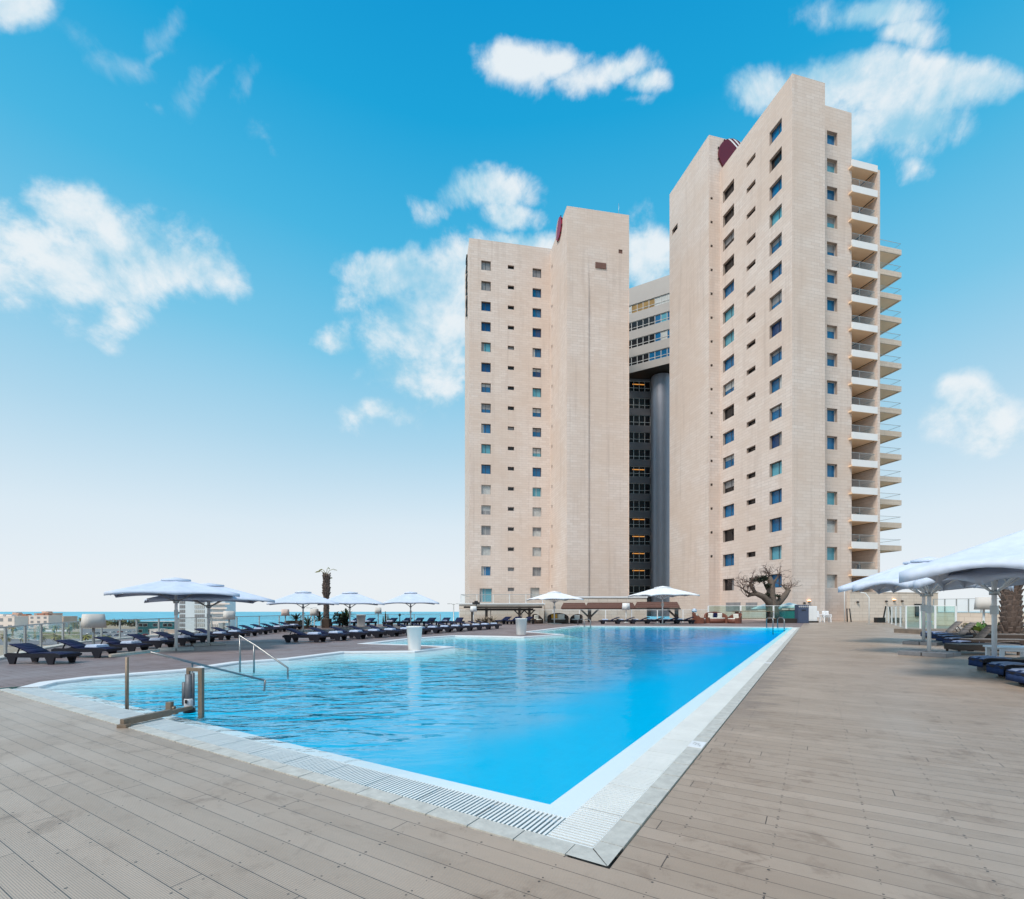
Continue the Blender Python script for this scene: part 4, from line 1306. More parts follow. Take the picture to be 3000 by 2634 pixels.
# brown wicker daybeds
def wicker_bed(p, rz, label, L=1.05, W=.38, h=.36, back=0):
    t = thing('wicker_daybed', label, 'daybed', p, rz, 'brown wicker daybeds')
    b = MB(); b.box(-L, -W, h-.2, L, W, h); b.build('base', M['brown_wick'], t, bev=.02)
    c = MB(); c.box(-L+.02, -W+.02, h+.002, L-.02, W-.02, h+.03); c.build('seat_slats', M['grey_slat'], t, bev=.01)
    for x in (-L+.08, L-.08):
        for y in (-W+.06, W-.06):
            g = MB(); g.box(x-.03, y-.03, 0, x+.03, y+.03, h-.2); g.build('leg', M['brown_wick'], t)
    if back:
        k = MB(); k.bar((-.2, 0, h+.05), (-.2-.75*math.cos(back), 0, h+.05+.75*math.sin(back)), 2*W-.06, .07); k.build('backrest', M['grey_slat'], t)
p = G(2836, 1919); wicker_bed(V(p.x+.85, p.y+.35, 0), RD+.12, 'low brown wicker daybed nearest the open deck, beside the white table')
p = G(2900, 1912); wicker_bed(V(p.x+1.0, p.y+.8, 0), RD+.05, 'brown wicker daybed with pale slats, middle one of the three', h=.46)
p = G(2955, 1900); wicker_bed(V(p.x+.9, p.y+1.0, 0), RD, 'brown wicker daybed holding towels beside the dark shelf unit', h=.55)

# ------------------------------------------------------------------ floor lamps
def lamp(px, py, ytop, ybot, wpx, label, sh='shade', pole='alu', Z=None):
    p = G(px, py) if Z is None else AT(px, Z)
    Z = p.y
    zt, zb, r = HZ(ytop, Z), HZ(ybot, Z), wpx/2*Z/FPX
    t = thing('floor_lamp', label, 'lamp', p, R.uniform(0, 1), 'outdoor floor lamps on the terrace')
    b = MB(); b.lathe([(.0, .0), (r*.7, 0), (r*.7, .04), (.0, .045)], 20); b.build('base', M[pole], t)
    q = MB(); q.tube([(0, 0, .04), (0, 0, zb+.02)], max(.035, r*.13), 10); q.build('pole', M[pole], t)
    s = MB(); s.lathe([(.0, zb+.01), (r, zb), (r*.86, zt), (0, zt+.005)], 24, pw=4); s.build('lamp_shade', M[sh], t)
lamp(274, 1893, 1799, 1839, 56, 'large grey floor lamp nearest on the left, behind the third lounger')
lamp(671, 1851, 1790, 1815, 30, 'grey floor lamp at the railing right of the white sea-front building')
lamp(836, 1841, 1785, 1804, 22, 'floor lamp with a pinkish shade beside the brown wicker screen', 'shade_pink')
lamp(921, 1843, 1784, 1804, 23, 'pale floor lamp standing in front of the plants by the palm trunk', 'shade', 'white_metal')
lamp(1108, 1832, 1780, 1798, 20, 'grey floor lamp against the sea right of the tall white planter')
lamp(1387, 1829, 1776, 1792, 18, 'white floor lamp in front of the dark timber pergola', 'shade_white', 'white_metal')
lamp(1834, 1824, 1767, 1786, 20, 'white leaning floor lamp in front of the brown roofed pergola', 'shade_white', 'white_metal')
lamp(2109, 1812, 1762, 1782, 22, 'white floor lamp behind the reddish wicker sofa', 'shade_white', 'white_metal')
lamp(2882, 1858, 1750, 1786, 42, 'grey floor lamp on the right beside the rough palm trunk', 'shade', 'white_metal')

# ------------------------------------------------------------------ planters
def planter(px, py, ytop, w, label, plant=None):
    p = G(px, py); Z = p.y
    h = HZ(ytop, Z); r = w/2*Z/FPX
    t = thing('planter', label, 'planter', p, .3, 'tall white tapered planters')
    b = MB()
    b.lathe([(0, 0), (r*.74, 0), (r*.76, .03), (r*.97, h-.05), (r, h-.045), (r, h), (r*.92, h), (r*.90, h-.10), (0, h-.10)], 40, pw=3.2)
    b.build('pot', M['planter'], t)
planter(1214, 1905, 1835, 46, 'white tapered planter on the nearer tip of decking in the pool')
planter(1527, 1860, 1812, 33, 'white tapered planter on the farther tip of decking in the pool')
planter(1058, 1836, 1801, 27, 'white tapered planter against the sea railing')

# ------------------------------------------------------------------ pool rails, ladders and lift
def TZ(px, py, z): return G(px, py, z)
t = thing('pool_handrail', 'nearest steel handrail, with a thick pale top bar, sloping into the beach entry', 'handrail', G(372, 2072), 0, 'steel handrails in the beach entry')
def world_build(mb, name, mt, t, bev=0):
    o = mb.build(name, mt, None, bev)
    o.parent = t; o.matrix_parent_inverse = (Matrix.Translation(t.location) @ Matrix.Rotation(t.rotation_euler.z, 4, 'Z') @ Matrix.Scale(t.scale[0], 4)).inverted()
    return o
A, B_ = TZ(322, 1921, .90), TZ(465, 1905, .90)
m = MB(); m.tube([A, B_], .030, 12); world_build(m, 'top_bar', M['rail_top'], t)
P1 = G(372, 2072, .0); P1t = V(P1.x, P1.y, .885)
m = MB(); m.tube([V(P1.x, P1.y, -.08), P1t], .028, 12); world_build(m, 'post', M['bronze'], t)
e = TZ(774, 1993, .10); s0 = TZ(440, 1911, .90)
m = MB(); m.tube([s0, s0.lerp(e, .5), e, e+V(.02, 0, -.0), e+V(.0, 0, -.25)], .022, 12); world_build(m, 'sloping_rail', M['steel'], t)
mp = s0.lerp(e, .33)
m = MB(); m.tube([V(mp.x, mp.y, -.2), V(mp.x, mp.y, mp.z)], .020, 10); world_build(m, 'post', M['steel'], t)
t = thing('pool_handrail', 'steel handrail sloping into the water farther along the beach entry', 'handrail', G(703, 1960), 0, 'steel handrails in the beach entry')
P1 = G(703, 1960); a = V(P1.x, P1.y, .95); P2 = G(744, 1961); e = TZ(843, 1957, .12)
zz = HZ(1890, P2.y)
m = MB(); m.tube([V(P1.x, P1.y, -.1), a-V(0, 0, .03)], .024, 10); world_build(m, 'post', M['steel'], t)
m = MB(); m.tube([V(P2.x, P2.y, -.1), V(P2.x, P2.y, zz)], .024, 10); world_build(m, 'post', M['steel'], t)
m = MB(); m.tube([a+V(-.03, 0, 0), a, V(P2.x, P2.y, zz+.02), e, e+V(0, 0, -.3)], .025, 10); world_build(m, 'sloping_rail', M['steel'], t)
# pool lift
base = G(556, 2080)
t = thing('pool_lift', 'pool access lift with a steel cylinder on a brown beam at the water edge', 'pool lift', base, 0)
b0, b1 = G(357, 2117, .07), G(562, 2073, .07)
m = MB(); m.bar(b0, b0.lerp(b1, .66), .085, .095); world_build(m, 'beam', M['bronze'], t, .008)
m = MB(); m.bar(b0.lerp(b1, .66), b1, .05, .06); m.box(b0.x-.04, b0.y-.05, 0, b0.x+.10, b0.y+.05, .05); world_build(m, 'foot', M['bronze'], t, .006)
k = G(497, 2092)
m = MB(); m.box(k.x-.045, k.y-.04, .0, k.x+.045, k.y+.04, .20); m.tube([(k.x-.05, k.y, .1), (k.x+.09, k.y, .1)], .03, 10); m.box(k.x-.03, k.y-.05, .0, k.x+.13, k.y+.03, .035); world_build(m, 'bracket', M['bronze'], t, .006)
c = G(555, 2084)
zc1 = HZ(1975, c.y)
m = MB(); m.tube([(c.x, c.y, .05), (c.x, c.y, zc1)], .064, 18); m.tube([(c.x-.075, c.y-.01, .12), (c.x-.075, c.y-.01, HZ(1998, c.y))], .040, 12); m.tube([(c.x+.062, c.y, .1), (c.x+.062, c.y, zc1+.02)], .024, 10)
world_build(m, 'cylinder', M['lift_steel'], t)
m = MB(); m.lathe([(.0, .07), (.076, .07), (.080, .10), (.080, .20), (.07, .22), (.0, .22)], 20, 0, (c.x, c.y, 0)); world_build(m, 'collar', M['lift_white'], t)
m = MB(); m.lathe([(.0, .0), (.09, .0), (.09, .07), (.0, .07)], 18, 0, (c.x, c.y, -.02)); m.box(c.x-.02, c.y-.092, .15, c.x+.02, c.y-.086, .21); world_build(m, 'socket', M['black'], t)
d = G(584, 2086); zt = HZ(1957, d.y)
l = V(c.x-.03, c.y+.02, zt-.0)
m = MB(); m.bar(V(d.x+.03, d.y, -.10), V(d.x+.03, d.y, zt), .072, .072); m.bar(V(d.x+.066, d.y, zt-.03), V(l.x, l.y, zt-.03), .05, .06); m.bar(V(l.x, l.y, zc1-.1), V(l.x, l.y, zt), .05, .05); world_build(m, 'bent_frame', M['bronze'], t, .006)
# ladders
def ladder(pts, top, label, into):
    p = G(*pts[0])
    t = thing('pool_ladder', label, 'pool ladder', p, 0, 'steel pool ladders')
    for (px, py) in pts:
        q = G(px, py); h = HZ(top, q.y)
        m = MB()
        w = into
        m.tube([V(q.x, q.y, -.02), V(q.x, q.y, h*.8), V(q.x, q.y, h)+w*.25, V(q.x, q.y, h)+w*.75, V(q.x, q.y, h*.8)+w, V(q.x, q.y, -.6)+w], .045, 8)
        world_build(m, 'side_rail', M['steel'], t)
    a, b = G(*pts[0]), G(*pts[1])
    m = MB()
    for z in (-.15, -.42): m.bar(V(a.x, a.y, z)+into, V(b.x, b.y, z)+into, .16, .04)
    world_build(m, 'step', M['white_metal'], t)
ladder([(1693, 1833), (1711, 1833)], 1814, 'arched steel pool ladder at the far left corner of the deep water', V(.5, -.9, 0))
ladder([(2246, 1838), (2278, 1838)], 1809, 'steel pool ladder near the far right corner of the water', V(0, -1.1, 0))
# ------------------------------------------------------------------ sea, land, city
m = MB()
m.sheet([[(-4200, -3000), (4200, -3000), (4200, 3600), (-4200, 3600)]], -24)
struct(m.build('sea', M['sea']))
coast = [AT(-2500, 560), AT(-300, 800), AT(180, 820), AT(420, 720), AT(600, 520), AT(690, 400), AT(780, 300), AT(880, 215), AT(1010, 150), AT(1250, 125), AT(1700, 150), AT(2600, 150), AT(3600, 120), V(800, 60, 0)]
m = MB(); m.sheet([[(p.x, p.y) for p in coast] + [(900, -900), (-1500, -900)]], -20.0)
for i in range(len(coast)-1):
    a, b = coast[i], coast[i+1]
    m.poly([V(a.x, a.y, -24.5), V(b.x, b.y, -24.5), V(b.x, b.y, -20), V(a.x, a.y, -20)])
struct(m.build('ground', M['land']))
def city_sheet(name, mt, px0, px1, y0, y1, z):
    q = [G(px0, y0, z), G(px1, y0, z), G(px1+ (20 if px1 > 400 else -10), y1, z), G(px0+12, y1, z)]
    mm = MB(); mm.sheet([[(p.x, p.y) for p in q]], z)
    return struct(mm.build(name, mt))
city_sheet('road', M['asphalt'], -40, 470, 1890, 1872, -19.96)
city_sheet('parking', M['asphalt'], 225, 640, 1868, 1842, -19.95)
city_sheet('lawn', M['lawn'], 90, 330, 1871, 1860, -19.93)
city_sheet('lawn', M['lawn'], 70, 240, 1857, 1851, -19.93)
city_sheet('beach', M['sand'], 640, 900, 1872, 1852, -19.94)
city_sheet('pavement', M['house_w'], 110, 215, 1850, 1846, -19.92)
CR = random.Random(5)
def house(px0, px1, ytop, ybase, dep, mt, label, rows=3, cols=4, roof=True, name='house', rz=0.0, wm='pane_grey', wf=.42):
    p = G((px0+px1)/2, ybase, -20)
    Z = p.y
    w = (px1-px0)*Z/FPX; h = HZ(ytop, Z)+20
    t = thing(name, label, 'building', p, rz, 'buildings between the hotel and the sea')
    b = MB()
    b.box(-w/2, 0, 0, w/2, dep, h)
    b.box(-w/2-.15, -.15, h, w/2+.15, dep+.15, h+.5)
    b.build('wall', mt, t)
    if roof:
        r = MB(); r.box(-w*.30, dep*.3, h+.5, w*.05, dep*.7, h+2.6); r.box(w*.18, dep*.2, h+.5, w*.34, dep*.5, h+1.8)
        r.build('roof_box', M['tiles'] if CR.random() < .5 else mt, t)
    fh = h/rows
    for i in range(rows):
        for j in range(cols):
            if CR.random() < .15: continue
            cx = -w/2+w*(j+.5)/cols; cw = w/cols*wf
            wn = MB(); z0 = fh*i+fh*.3
            wn.box(cx-cw/2-.12, -.10, z0-.12, cx+cw/2+.12, .02, z0+fh*.48+.12); fo = wn.build('window', M['frame_light'], t)
            pn = MB(); pn.box(cx-cw/2, -.14, z0, cx+cw/2, -.09, z0+fh*.48); pn.build('pane', M[wm], fo)
    return t
house(-60, 42, 1807, 1846, 14, M['house_w'], 'white low house at the left edge of the city view', 2, 4)
house(16, 52, 1801, 1838, 16, M['house_pk'], 'pinkish house block rising behind the white low house', 3, 2)
house(46, 82, 1806, 1840, 14, M['house_pk'], 'pink plain house between two beige blocks', 3, 2)
house(84, 142, 1804, 1841, 16, M['house_w'], 'cream house with an orange top behind the palms', 3, 3)
house(100, 138, 1798, 1836, 20, M['house_pk'], 'tallest pink house with roof clutter in the left city view', 3, 3)
house(142, 186, 1807, 1838, 18, M['house'], 'plain sand coloured block, rightmost of the houses by the sea', 2, 2, False)
house(404, 520, 1823, 1858, 26, M['tealg'], 'long low teal glazed building beyond the parking', 2, 8, False, 'low_building', 0, 'pane_dark', .8)
house(438, 470, 1845, 1860, 8, M['house_w'], 'small white cube building in front of the teal one', 1, 2, False, 'low_building')
house(480, 512, 1847, 1861, 8, M['house'], 'small sand coloured hut in front of the teal building', 1, 2, False, 'low_building')
house(560, 620, 1860, 1868, 6, M['house_w'], 'low white wall block at the foot of the white tower', 1, 4, False, 'low_building')
# the white apartment tower by the sea
p = G(607, 1868, -20); Z = p.y
t = thing('apartment_tower', 'white apartment building with balconies seen between the two left parasol poles', 'building', p, .0, 'buildings between the hotel and the sea')
X = lambda px: (px-607)*Z/FPX
h = HZ(1752, Z)+20
b = MB(); b.box(X(524), 0, 0, X(612), 16, h); b.box(X(612), 2.0, 0, X(655), 16, h-1.0); b.box(X(524)-.2, -.2, h, X(612)+.2, 16.2, h+.7); b.box(X(540), 3, h+.7, X(580), 9, h+3.2); b.build('wall', M['house_b'], t)
for k in range(7):
    z = h-4.2-3.4*k
    if z < 1: break
    for (q0, q1, mt) in ((527, 542, 'pane_grey'), (571, 599, 'pane_pale' if k % 3 else 'pane_grey')):
        wn = MB(); wn.box(X(q0)-.1, -.12, z-.1, X(q1)+.1, .02, z+2.3); fo = wn.build('window', M['frame'], t)
        pn = MB()
        n = 2 if q0 == 527 else 5
        for j in range(n):
            a = X(q0)+(X(q1)-X(q0))*j/n; c = X(q0)+(X(q1)-X(q0))*(j+1)/n
            pn.box(a+.08, -.16, z, c-.08, -.11, z+1.0); pn.box(a+.08, -.16, z+1.1, c-.08, -.11, z+2.2)
        pn.build('pane', M[mt], fo)
    bl = MB(); bl.box(X(616), .3, z-.6, X(664 if k % 2 else 672), 2.4, z-.3); bl.box(X(616), .3, z-.3, X(664 if k % 2 else 672), .42, z+.6); bl.build('balcony', M['house_w'], t)
b = MB(); b.box(X(622), -6, 0, X(654), -.5, 11); b.build('annex', M['house_w'], t)
for j in range(5):
    pn = MB(); pn.box(X(625+6*j), -6.1, 1, X(628+6*j), -6.0, 10); pn.build('slot', M['pane_grey'], t)

# palms of the city
def fronds(mb, c, n, L, droop, rng, w=.22, z0=0.0, lo=-.2, hi=1.1, seg=5):
    for k in range(n):
        a = 2*math.pi*k/n+rng.uniform(-.3, .3); el = rng.uniform(lo, hi); l = L*rng.uniform(.8, 1.1)
        d = V(math.cos(a), math.sin(a), 0)
        prev = V(*c); ww = w*rng.uniform(.8, 1.2)
        sd = V(-d.y, d.x, 0)
        for s in range(seg):
            e = el-droop*(s+.5)/seg
            nx = prev+(d*math.cos(e)+V(0, 0, math.sin(e)))*(l/seg)
            w0 = ww*math.sin(math.pi*(.12+.80*s/seg)); w1 = ww*math.sin(math.pi*(.12+.80*(s+1)/seg))
            u = V(0, 0, .35)
            mb.poly([prev, nx, nx+sd*w1-u*w1, prev+sd*w0-u*w0]); mb.poly([prev, prev-sd*w0-u*w0, nx-sd*w1-u*w1, nx])
            prev = nx
def palm(px, ybase, hpx, label, L=3.2):
    p = G(px, ybase, -20); h = hpx*p.y/FPX
    t = thing('palm_tree', label, 'palm tree', p, CR.uniform(0, 6), 'palms of the city below')
    q = MB(); q.tube([(0, 0, -.2), (.1, 0, h*.5), (0, .1, h)], [.42, .32, .34], 8); q.build('trunk', M['palm_trunk'], t)
    f = MB(); fronds(f, (0, .1, h), 26, L*1.15, 1.5, CR, .6, lo=-.5, hi=1.2); f.build('crown', M['palm_leaf'], t)
row1 = [(20, 1895, 30), (72, 1890, 26), (118, 1889, 24), (170, 1888, 24), (250, 1878, 14)]
for i, (px, y, h) in enumerate(row1): palm(px, y, h, f'near yellowish palm beyond the railing, {ORD[i]} from the left in the front row', 4.0)
row2 = [(38, 1862, 22), (122, 1860, 20), (160, 1858, 20), (203, 1858, 20), (238, 1840, 26), (224, 1836, 14), (205, 1836, 18)]
for i, (px, y, h) in enumerate(row2): palm(px, y, h, f'small far palm, {["first","second","third","fourth","eighth","sixth","fifth"][i]} of the back row in front of the houses', 4.2)
# shrubs and trees as clumps of leaves
def shrub(name, label, cat, p, rx, rz_, n, mt, seed, group=None, leaf=.3, stem=True):
    rr = random.Random(seed)
    t = thing(name, label, cat, p, 0, group)
    f = MB()
    cl = [(rr.uniform(-.6, .6)*rx, rr.uniform(-.6, .6)*rx, rz_*rr.uniform(.35, .8), rr.uniform(.3, .5)) for _ in range(7)]
    for k in range(n):
        cx, cy, cz, cr = rr.choice(cl)
        d = V(rr.gauss(0, 1), rr.gauss(0, 1), rr.gauss(0, 1)).normalized()*rr.uniform(.5, 1)
        c = V(cx+d.x*cr*rx, cy+d.y*cr*rx, max(.05, cz+d.z*cr*rz_))
        u = V(rr.gauss(0, 1), rr.gauss(0, 1), rr.gauss(0, 1)).normalized(); v = u.cross(V(rr.gauss(0, 1), rr.gauss(0, 1), 1)).normalized()
        l = leaf*rr.uniform(.6, 1.3)
        f.poly([c-u*l, c+v*l*.45, c+u*l, c-v*l*.45])
    f.build('crown', mt, t)
    if stem:
        q = MB()
        for k in range(3): q.tube([(0, 0, 0), (rr.uniform(-.2, .2)*rx, rr.uniform(-.2, .2)*rx, rz_*.6)], [.12*rx*.4, .03], 6)
        q.build('trunk', M['bark'], t)
    return t
for i, (px, y, r) in enumerate([(215, 1842, 7), (300, 1836, 6), (325, 1834, 8), (345, 1836, 7), (368, 1833, 7), (385, 1836, 8), (395, 1830, 7), (350, 1828, 6), (310, 1829, 6), (262, 1835, 6)]):
    p = G(px, y, -20)
    shrub('city_tree', f'dusty green tree of the far belt by the sea, {ORD[[0,2,4,5,7,8,9,6,3,1][i]]} from the left', 'tree', p, r, r*1.0, 260, M['leaf_dark'] if i % 2 else M['palm_leaf'], 40+i, 'far trees by the sea', 1.1)
# parked cars
def car(p, rz, mt, label, src=None):
    t = thing('parked_car', label, 'car', p, rz, 'cars parked beyond the railing')
    b = MB()
    pr = [(-2.1, .35), (-2.1, .85), (-1.2, .95), (-.7, 1.42), (.7, 1.45), (1.35, .98), (2.05, .85), (2.15, .4)]
    for s in (-.85, .85):
        L_ = [V(x, s, z) for x, z in pr]; b.poly(L_ if s < 0 else L_[::-1])
    for i in range(len(pr)):
        a, c = pr[i], pr[(i+1) % len(pr)]
        b.poly([V(a[0], .85, a[1]), V(c[0], .85, c[1]), V(c[0], -.85, c[1]), V(a[0], -.85, a[1])][::-1])
    b.build('body', mt, t)
    g = MB()
    for s in (-.86, .86): g.box(-.95, s-.01, 1.0, 1.0, s+.01, 1.36)
    g.poly([V(-1.15, -.7, 1.0), V(-.76, -.7, 1.38), V(-.76, .7, 1.38), V(-1.15, .7, 1.0)]); g.poly([V(1.3, -.7, 1.03), V(.78, -.7, 1.42), V(.78, .7, 1.42), V(1.3, .7, 1.03)])
    g.build('window', M['pane_dark'], t)
    for x in (-1.35, 1.35):
        for s in (-.86, .86):
            w_ = MB(); w_.tube([(x, s-.1, .32), (x, s+.1, .32)], .33, 12); w_.build('wheel', M['rubber'], t)
cw = ['car_w', 'car_g', 'car_b', 'car_w', 'car_r', 'car_w', 'car_g']
cars = [(262, 1858), (284, 1857), (306, 1855), (330, 1854), (352, 1853), (376, 1852), (398, 1851), (290, 1866), (318, 1864), (344, 1863), (372, 1862), (425, 1862), (455, 1866), (530, 1863)]
cn_ = {'car_w': 'white', 'car_g': 'silver', 'car_b': 'dark blue', 'car_r': 'red'}
for i, (px, y) in enumerate(cars):
    k = cw[i % 7]
    car(G(px, y, -19.95), 1.4+CR.uniform(-.1, .1), M[k], f'{cn_[k]} parked car, {ORD[i]} counted along the parking rows below the railing')

# ------------------------------------------------------------------ railings
def rail_run(name, label, pts, h, posts, mt, glass, pr=.03, gz0=.08, top=.05, kerb=0, skipglass=False):
    """Glass railing along ground points; posts given as fractions of each stretch."""
    t = thing(name, label, 'railing', Vector(pts[0]), 0)
    T = lambda v: v-Vector(pts[0])
    g = MB(); r = MB()
    for i in range(len(pts)-1):
        a, b = T(Vector(pts[i])), T(Vector(pts[i+1]))
        up = V(0, 0, 1)
        r.bar(a+up*h, b+up*h, top, top)
        n = posts[i] if isinstance(posts, (list, tuple)) else posts
        for k in range(n+(1 if i == len(pts)-2 else 0)):
            q = a.lerp(b, k/n)
            s = MB(); s.box(q.x-pr, q.y-pr, q.z, q.x+pr, q.y+pr, q.z+h-top/2); s.build('post', mt, t)
        for k in range(n):
            q0, q1 = a.lerp(b, (k+.03)/n), a.lerp(b, (k+.97)/n)
            d = (q1-q0)/2
            nn = V(-d.y, d.x, 0).normalized()
            gg = MB(); gg.obox((q0+q1)/2+up*((h+gz0)/2), d, nn*.006, up*((h-gz0-.06)/2)); gg.build('glass_panel', glass, t)
    r.build('top_rail', mt, t)
    return t
fpts = [V(p.x, p.y, 0) for p in fence_w] + [AT(1340, 61)]
rail_run('glass_railing', 'long glass railing with grey posts along the sea side of the terrace', fpts[:-1], 1.08, [14, 2, 2, 2, 2, 3, 4, 3, 4, 3], M['alu'], M['glass'], .035)
m = MB()
for i in range(len(fpts)-1):
    a, b = fpts[i], fpts[i+1]
    m.bar(a+V(0, 0, -.3), b+V(0, 0, -.3), .4, .72)
    m.bar(a+V(0, 0, -10), b+V(0, 0, -10), .3, 18)
struct(m.build('terrace_kerb', M['coping']))
rail_run('glass_railing', 'glass railing on white posts running behind the far loungers and pergolas', [AT(1346, 59.5), AT(1620, 59.5), AT(2075, 61)], 1.55, [3, 6], M['white_metal'], M['glass'], .05)
rail_run('glass_screen', 'glass screen with teal tint beside the slate blue cabinet', [AT(2075, 60), AT(2266, 59), AT(2334, 59)], 2.05, [2, 1], M['white_metal'], M['glass_green'], .07, .45)
rail_run('glass_screen', 'glass screen enclosing the stair opening on the right deck', [G(2594, 1822), G(2655, 1842), G(2740, 1845), G(2800, 1846)], 1.95, [5, 2, 1], M['white_metal'], M['glass_green'], .05)
s0, s1 = AT(2735, 52), AT(3080, 44)
rail_run('glass_screen', 'tall glass windbreak on the low stone wall at the right', [s0+V(0, 0, 1.3), s1+V(0, 0, 1.3)], 1.4, 9, M['alu'], M['glass'], .04)
t = thing('stone_wall', 'low tan stone wall under the glass windbreak at the right', 'wall', s0)
m = MB(); m.bar(V(0, 0, .62), s1-s0+V(0, 0, .62), .5, 1.34); m.build('wall', M['stone_low'], t)
m = MB(); m.bar(V(0, 0, 1.32), s1-s0+V(0, 0, 1.32), .56, .05); m.build('wall_coping', M['coping'], t)

# ------------------------------------------------------------------ podium walls in front of the towers
def zpx(y, Z): return HZ(y, Z)
t = thing('podium', 'low stone podium with a glass balustrade at the foot of the left tower', 'terrace block', AT(1345, 63))
o = Vector(t.location)
a, b = AT(1345, 63)-o, AT(1594, 62)-o
h = zpx(1771, 63)
m = MB(); m.prism([(a.x, a.y), (b.x, b.y), (b.x, b.y+26), (a.x, a.y+26)], -.1, h); m.build('wall', M['stone_low'], t)
m = MB(); m.prism([(a.x-.12, a.y-.12), (b.x+.12, b.y-.12), (b.x+.12, b.y+26), (a.x-.12, a.y+26)], h+.001, h+.16); m.build('wall_coping', M['white_tile'], t)
n = 5
rb = MB()
hr = zpx(1742, 63)-h
rb.bar(a+V(.2, .15, h+hr), b+V(-.2, .15, h+hr), .06, .06); rb.bar(a+V(.2, .15, h+hr), a+V(.2, 12, h+hr), .06, .06); rb.build('top_rail', M['alu'], t)
for k in range(n+1):
    q = (a+V(.2, .15, 0)).lerp(b+V(-.2, .15, 0), k/n)
    s = MB(); s.box(q.x-.04, q.y-.04, h+.16, q.x+.04, q.y+.04, h+hr); s.build('post', M['white_metal'], t)
gg = MB(); gg.obox((a+b)/2+V(0, .15, h+.16+(hr-.16)/2), (b-a)*.49, V(0, .006, 0), V(0, 0, (hr-.25)/2)); gg.build('glass_panel', M['glass'], t)
t = thing('garden_wall', 'pale stone wall between the two towers behind the brown roofed pergola', 'wall', AT(1594, 68))
o = Vector(t.location)
a, b = AT(1597, 68)-o, AT(1895, 69)-o
h = zpx(1751, 68)
m = MB(); m.prism([(a.x, a.y), (b.x, b.y), (b.x, b.y+2.5), (a.x, a.y+2.5)], -.1, h); m.build('wall', M['stone_low'], t)
m = MB(); m.prism([(a.x-.1, a.y-.1), (b.x+.1, b.y-.1), (b.x+.1, b.y+2.6), (a.x-.1, a.y+2.6)], h+.001, h+.2); m.build('wall_coping', M['fascia'], t)
t = thing('stone_wall', 'long tan stone wall running right from the taller tower, with small wall lights', 'wall', on(N, d2, ray_s(N, d2, 2480)))
o = Vector(t.location)
NW = on(N, d2, 0)-d1*1.2
wa, wb = on(NW, d2, ray_s(NW, d2, 2490)), on(NW, d2, ray_s(NW, d2, 2748))
h = zpx(1736, wa.y)
m = MB(); q = [wa-o, wb-o, wb-o+d1*.5, wa-o+d1*.5]; m.prism([(p.x, p.y) for p in q], -.1, h); m.build('wall', M['stone_low'], t)
m = MB(); q = [wa-o-d1*.05, wb-o+d2*.05-d1*.05, wb-o+d1*.55+d2*.05, wa-o+d1*.55]; m.prism([(p.x, p.y) for p in q], h+.001, h+.1); m.build('wall_coping', M['stone_low'], t)
def wall_light(P, d, nrm, px, y, lit, label):
    s = ray_s(P, d, px); c = on(P, d, s); c.z = HZ(y, c.y)
    t = thing('wall_light', label, 'wall light', c+nrm*.12, 0, 'small wall lights on the stone')
    m = MB(); m.lathe([(0, -.10), (.16, -.08), (.18, .02), (.10, .10), (0, .10)], 12); m.box(-.05, -.05, -.02, .05, .16, .05); m.build('housing', M['wood_dark'], t)
    m = MB(); m.lathe([(0, .11), (.20 if lit else .08, .11), (.12, .20), (0, .20)], 12); m.build('bulb', M['lamp_on'] if lit else M['frame_light'], t)
wall_light(N, d2, nf, 2369, 1763, True, 'lit orange wall light above the slate blue cabinet')
wall_light(N, d2, nf, 2355, 1767, False, 'unlit wall light just left of the lit one above the cabinet')
wall_light(wa, d2, nf, 2511, 1764, False, 'unlit wall light between the two thin white shower poles')
wall_light(wa, d2, nf, 2595, 1762, False, 'unlit wall light left of the lit one on the long stone wall')
wall_light(wa, d2, nf, 2618, 1760, True, 'lit orange wall light on the long stone wall at the right')
wall_light(wa, d2, nf, 2641, 1761, False, 'unlit wall light right of the lit one on the long stone wall')
s = ray_s(wa, d2, 2690); c = on(wa, d2, s)
t = thing('wall_screen', 'dark outdoor screen mounted on the long stone wall', 'screen', c+nf*.12+V(0, 0, HZ(1789, c.y)), math.atan2(d2.y, d2.x))
hh = 17/FPX*c.y; ww = 14/FPX*c.y
m = MB(); m.box(-ww, -.06, -hh, ww, .06, hh); m.box(-ww-.1, -.10, hh, ww+.1, .08, hh+.14); m.build('housing', M['black'], t, .01)
m = MB(); m.box(-ww+.07, -.07, -hh+.07, ww-.07, -.063, hh-.07); m.build('screen', M['screen'], t)

# ------------------------------------------------------------------ pergolas
t = thing('pergola', 'dark timber pergola with a thin flat black roof beside the left podium', 'pergola', AT(1360, 57.5))
o = Vector(t.location)
a, b = AT(1359, 57.5)-o, AT(1588, 57.5)-o
zr = HZ(1779, 57.5)
m = MB()
m.obox((a+b)/2+V(0, 1.6, zr), V((b.x-a.x)/2, 0, 0), V(0, 1.8, 0), V(0, 0, .11)); m.build('roof', M['wood_dark'], t)
m = MB(); m.bar(a+V(1, .2, zr-.27), b+V(-1, .2, zr-.27), .12, .26); m.bar(a+V(1, 3, zr-.27), b+V(-1, 3, zr-.27), .12, .26); m.build('beam', M['wood_dark'], t)
for px in (1384, 1425, 1522, 1551):
    q = AT(px, 57.7)-o
    s = MB(); s.box(q.x-.15, q.y-.1, 0, q.x+.15, q.y+.2, zr-.12)
    if px > 1500:
        s.bar(q+V(0, .05, zr-.95), q+V(-.65, .05, zr-.3), .14, .14); s.bar(q+V(0, .05, zr-.95), q+V(.65, .05, zr-.3), .14, .14)
    s.build('post', M['wood_dark'], t)
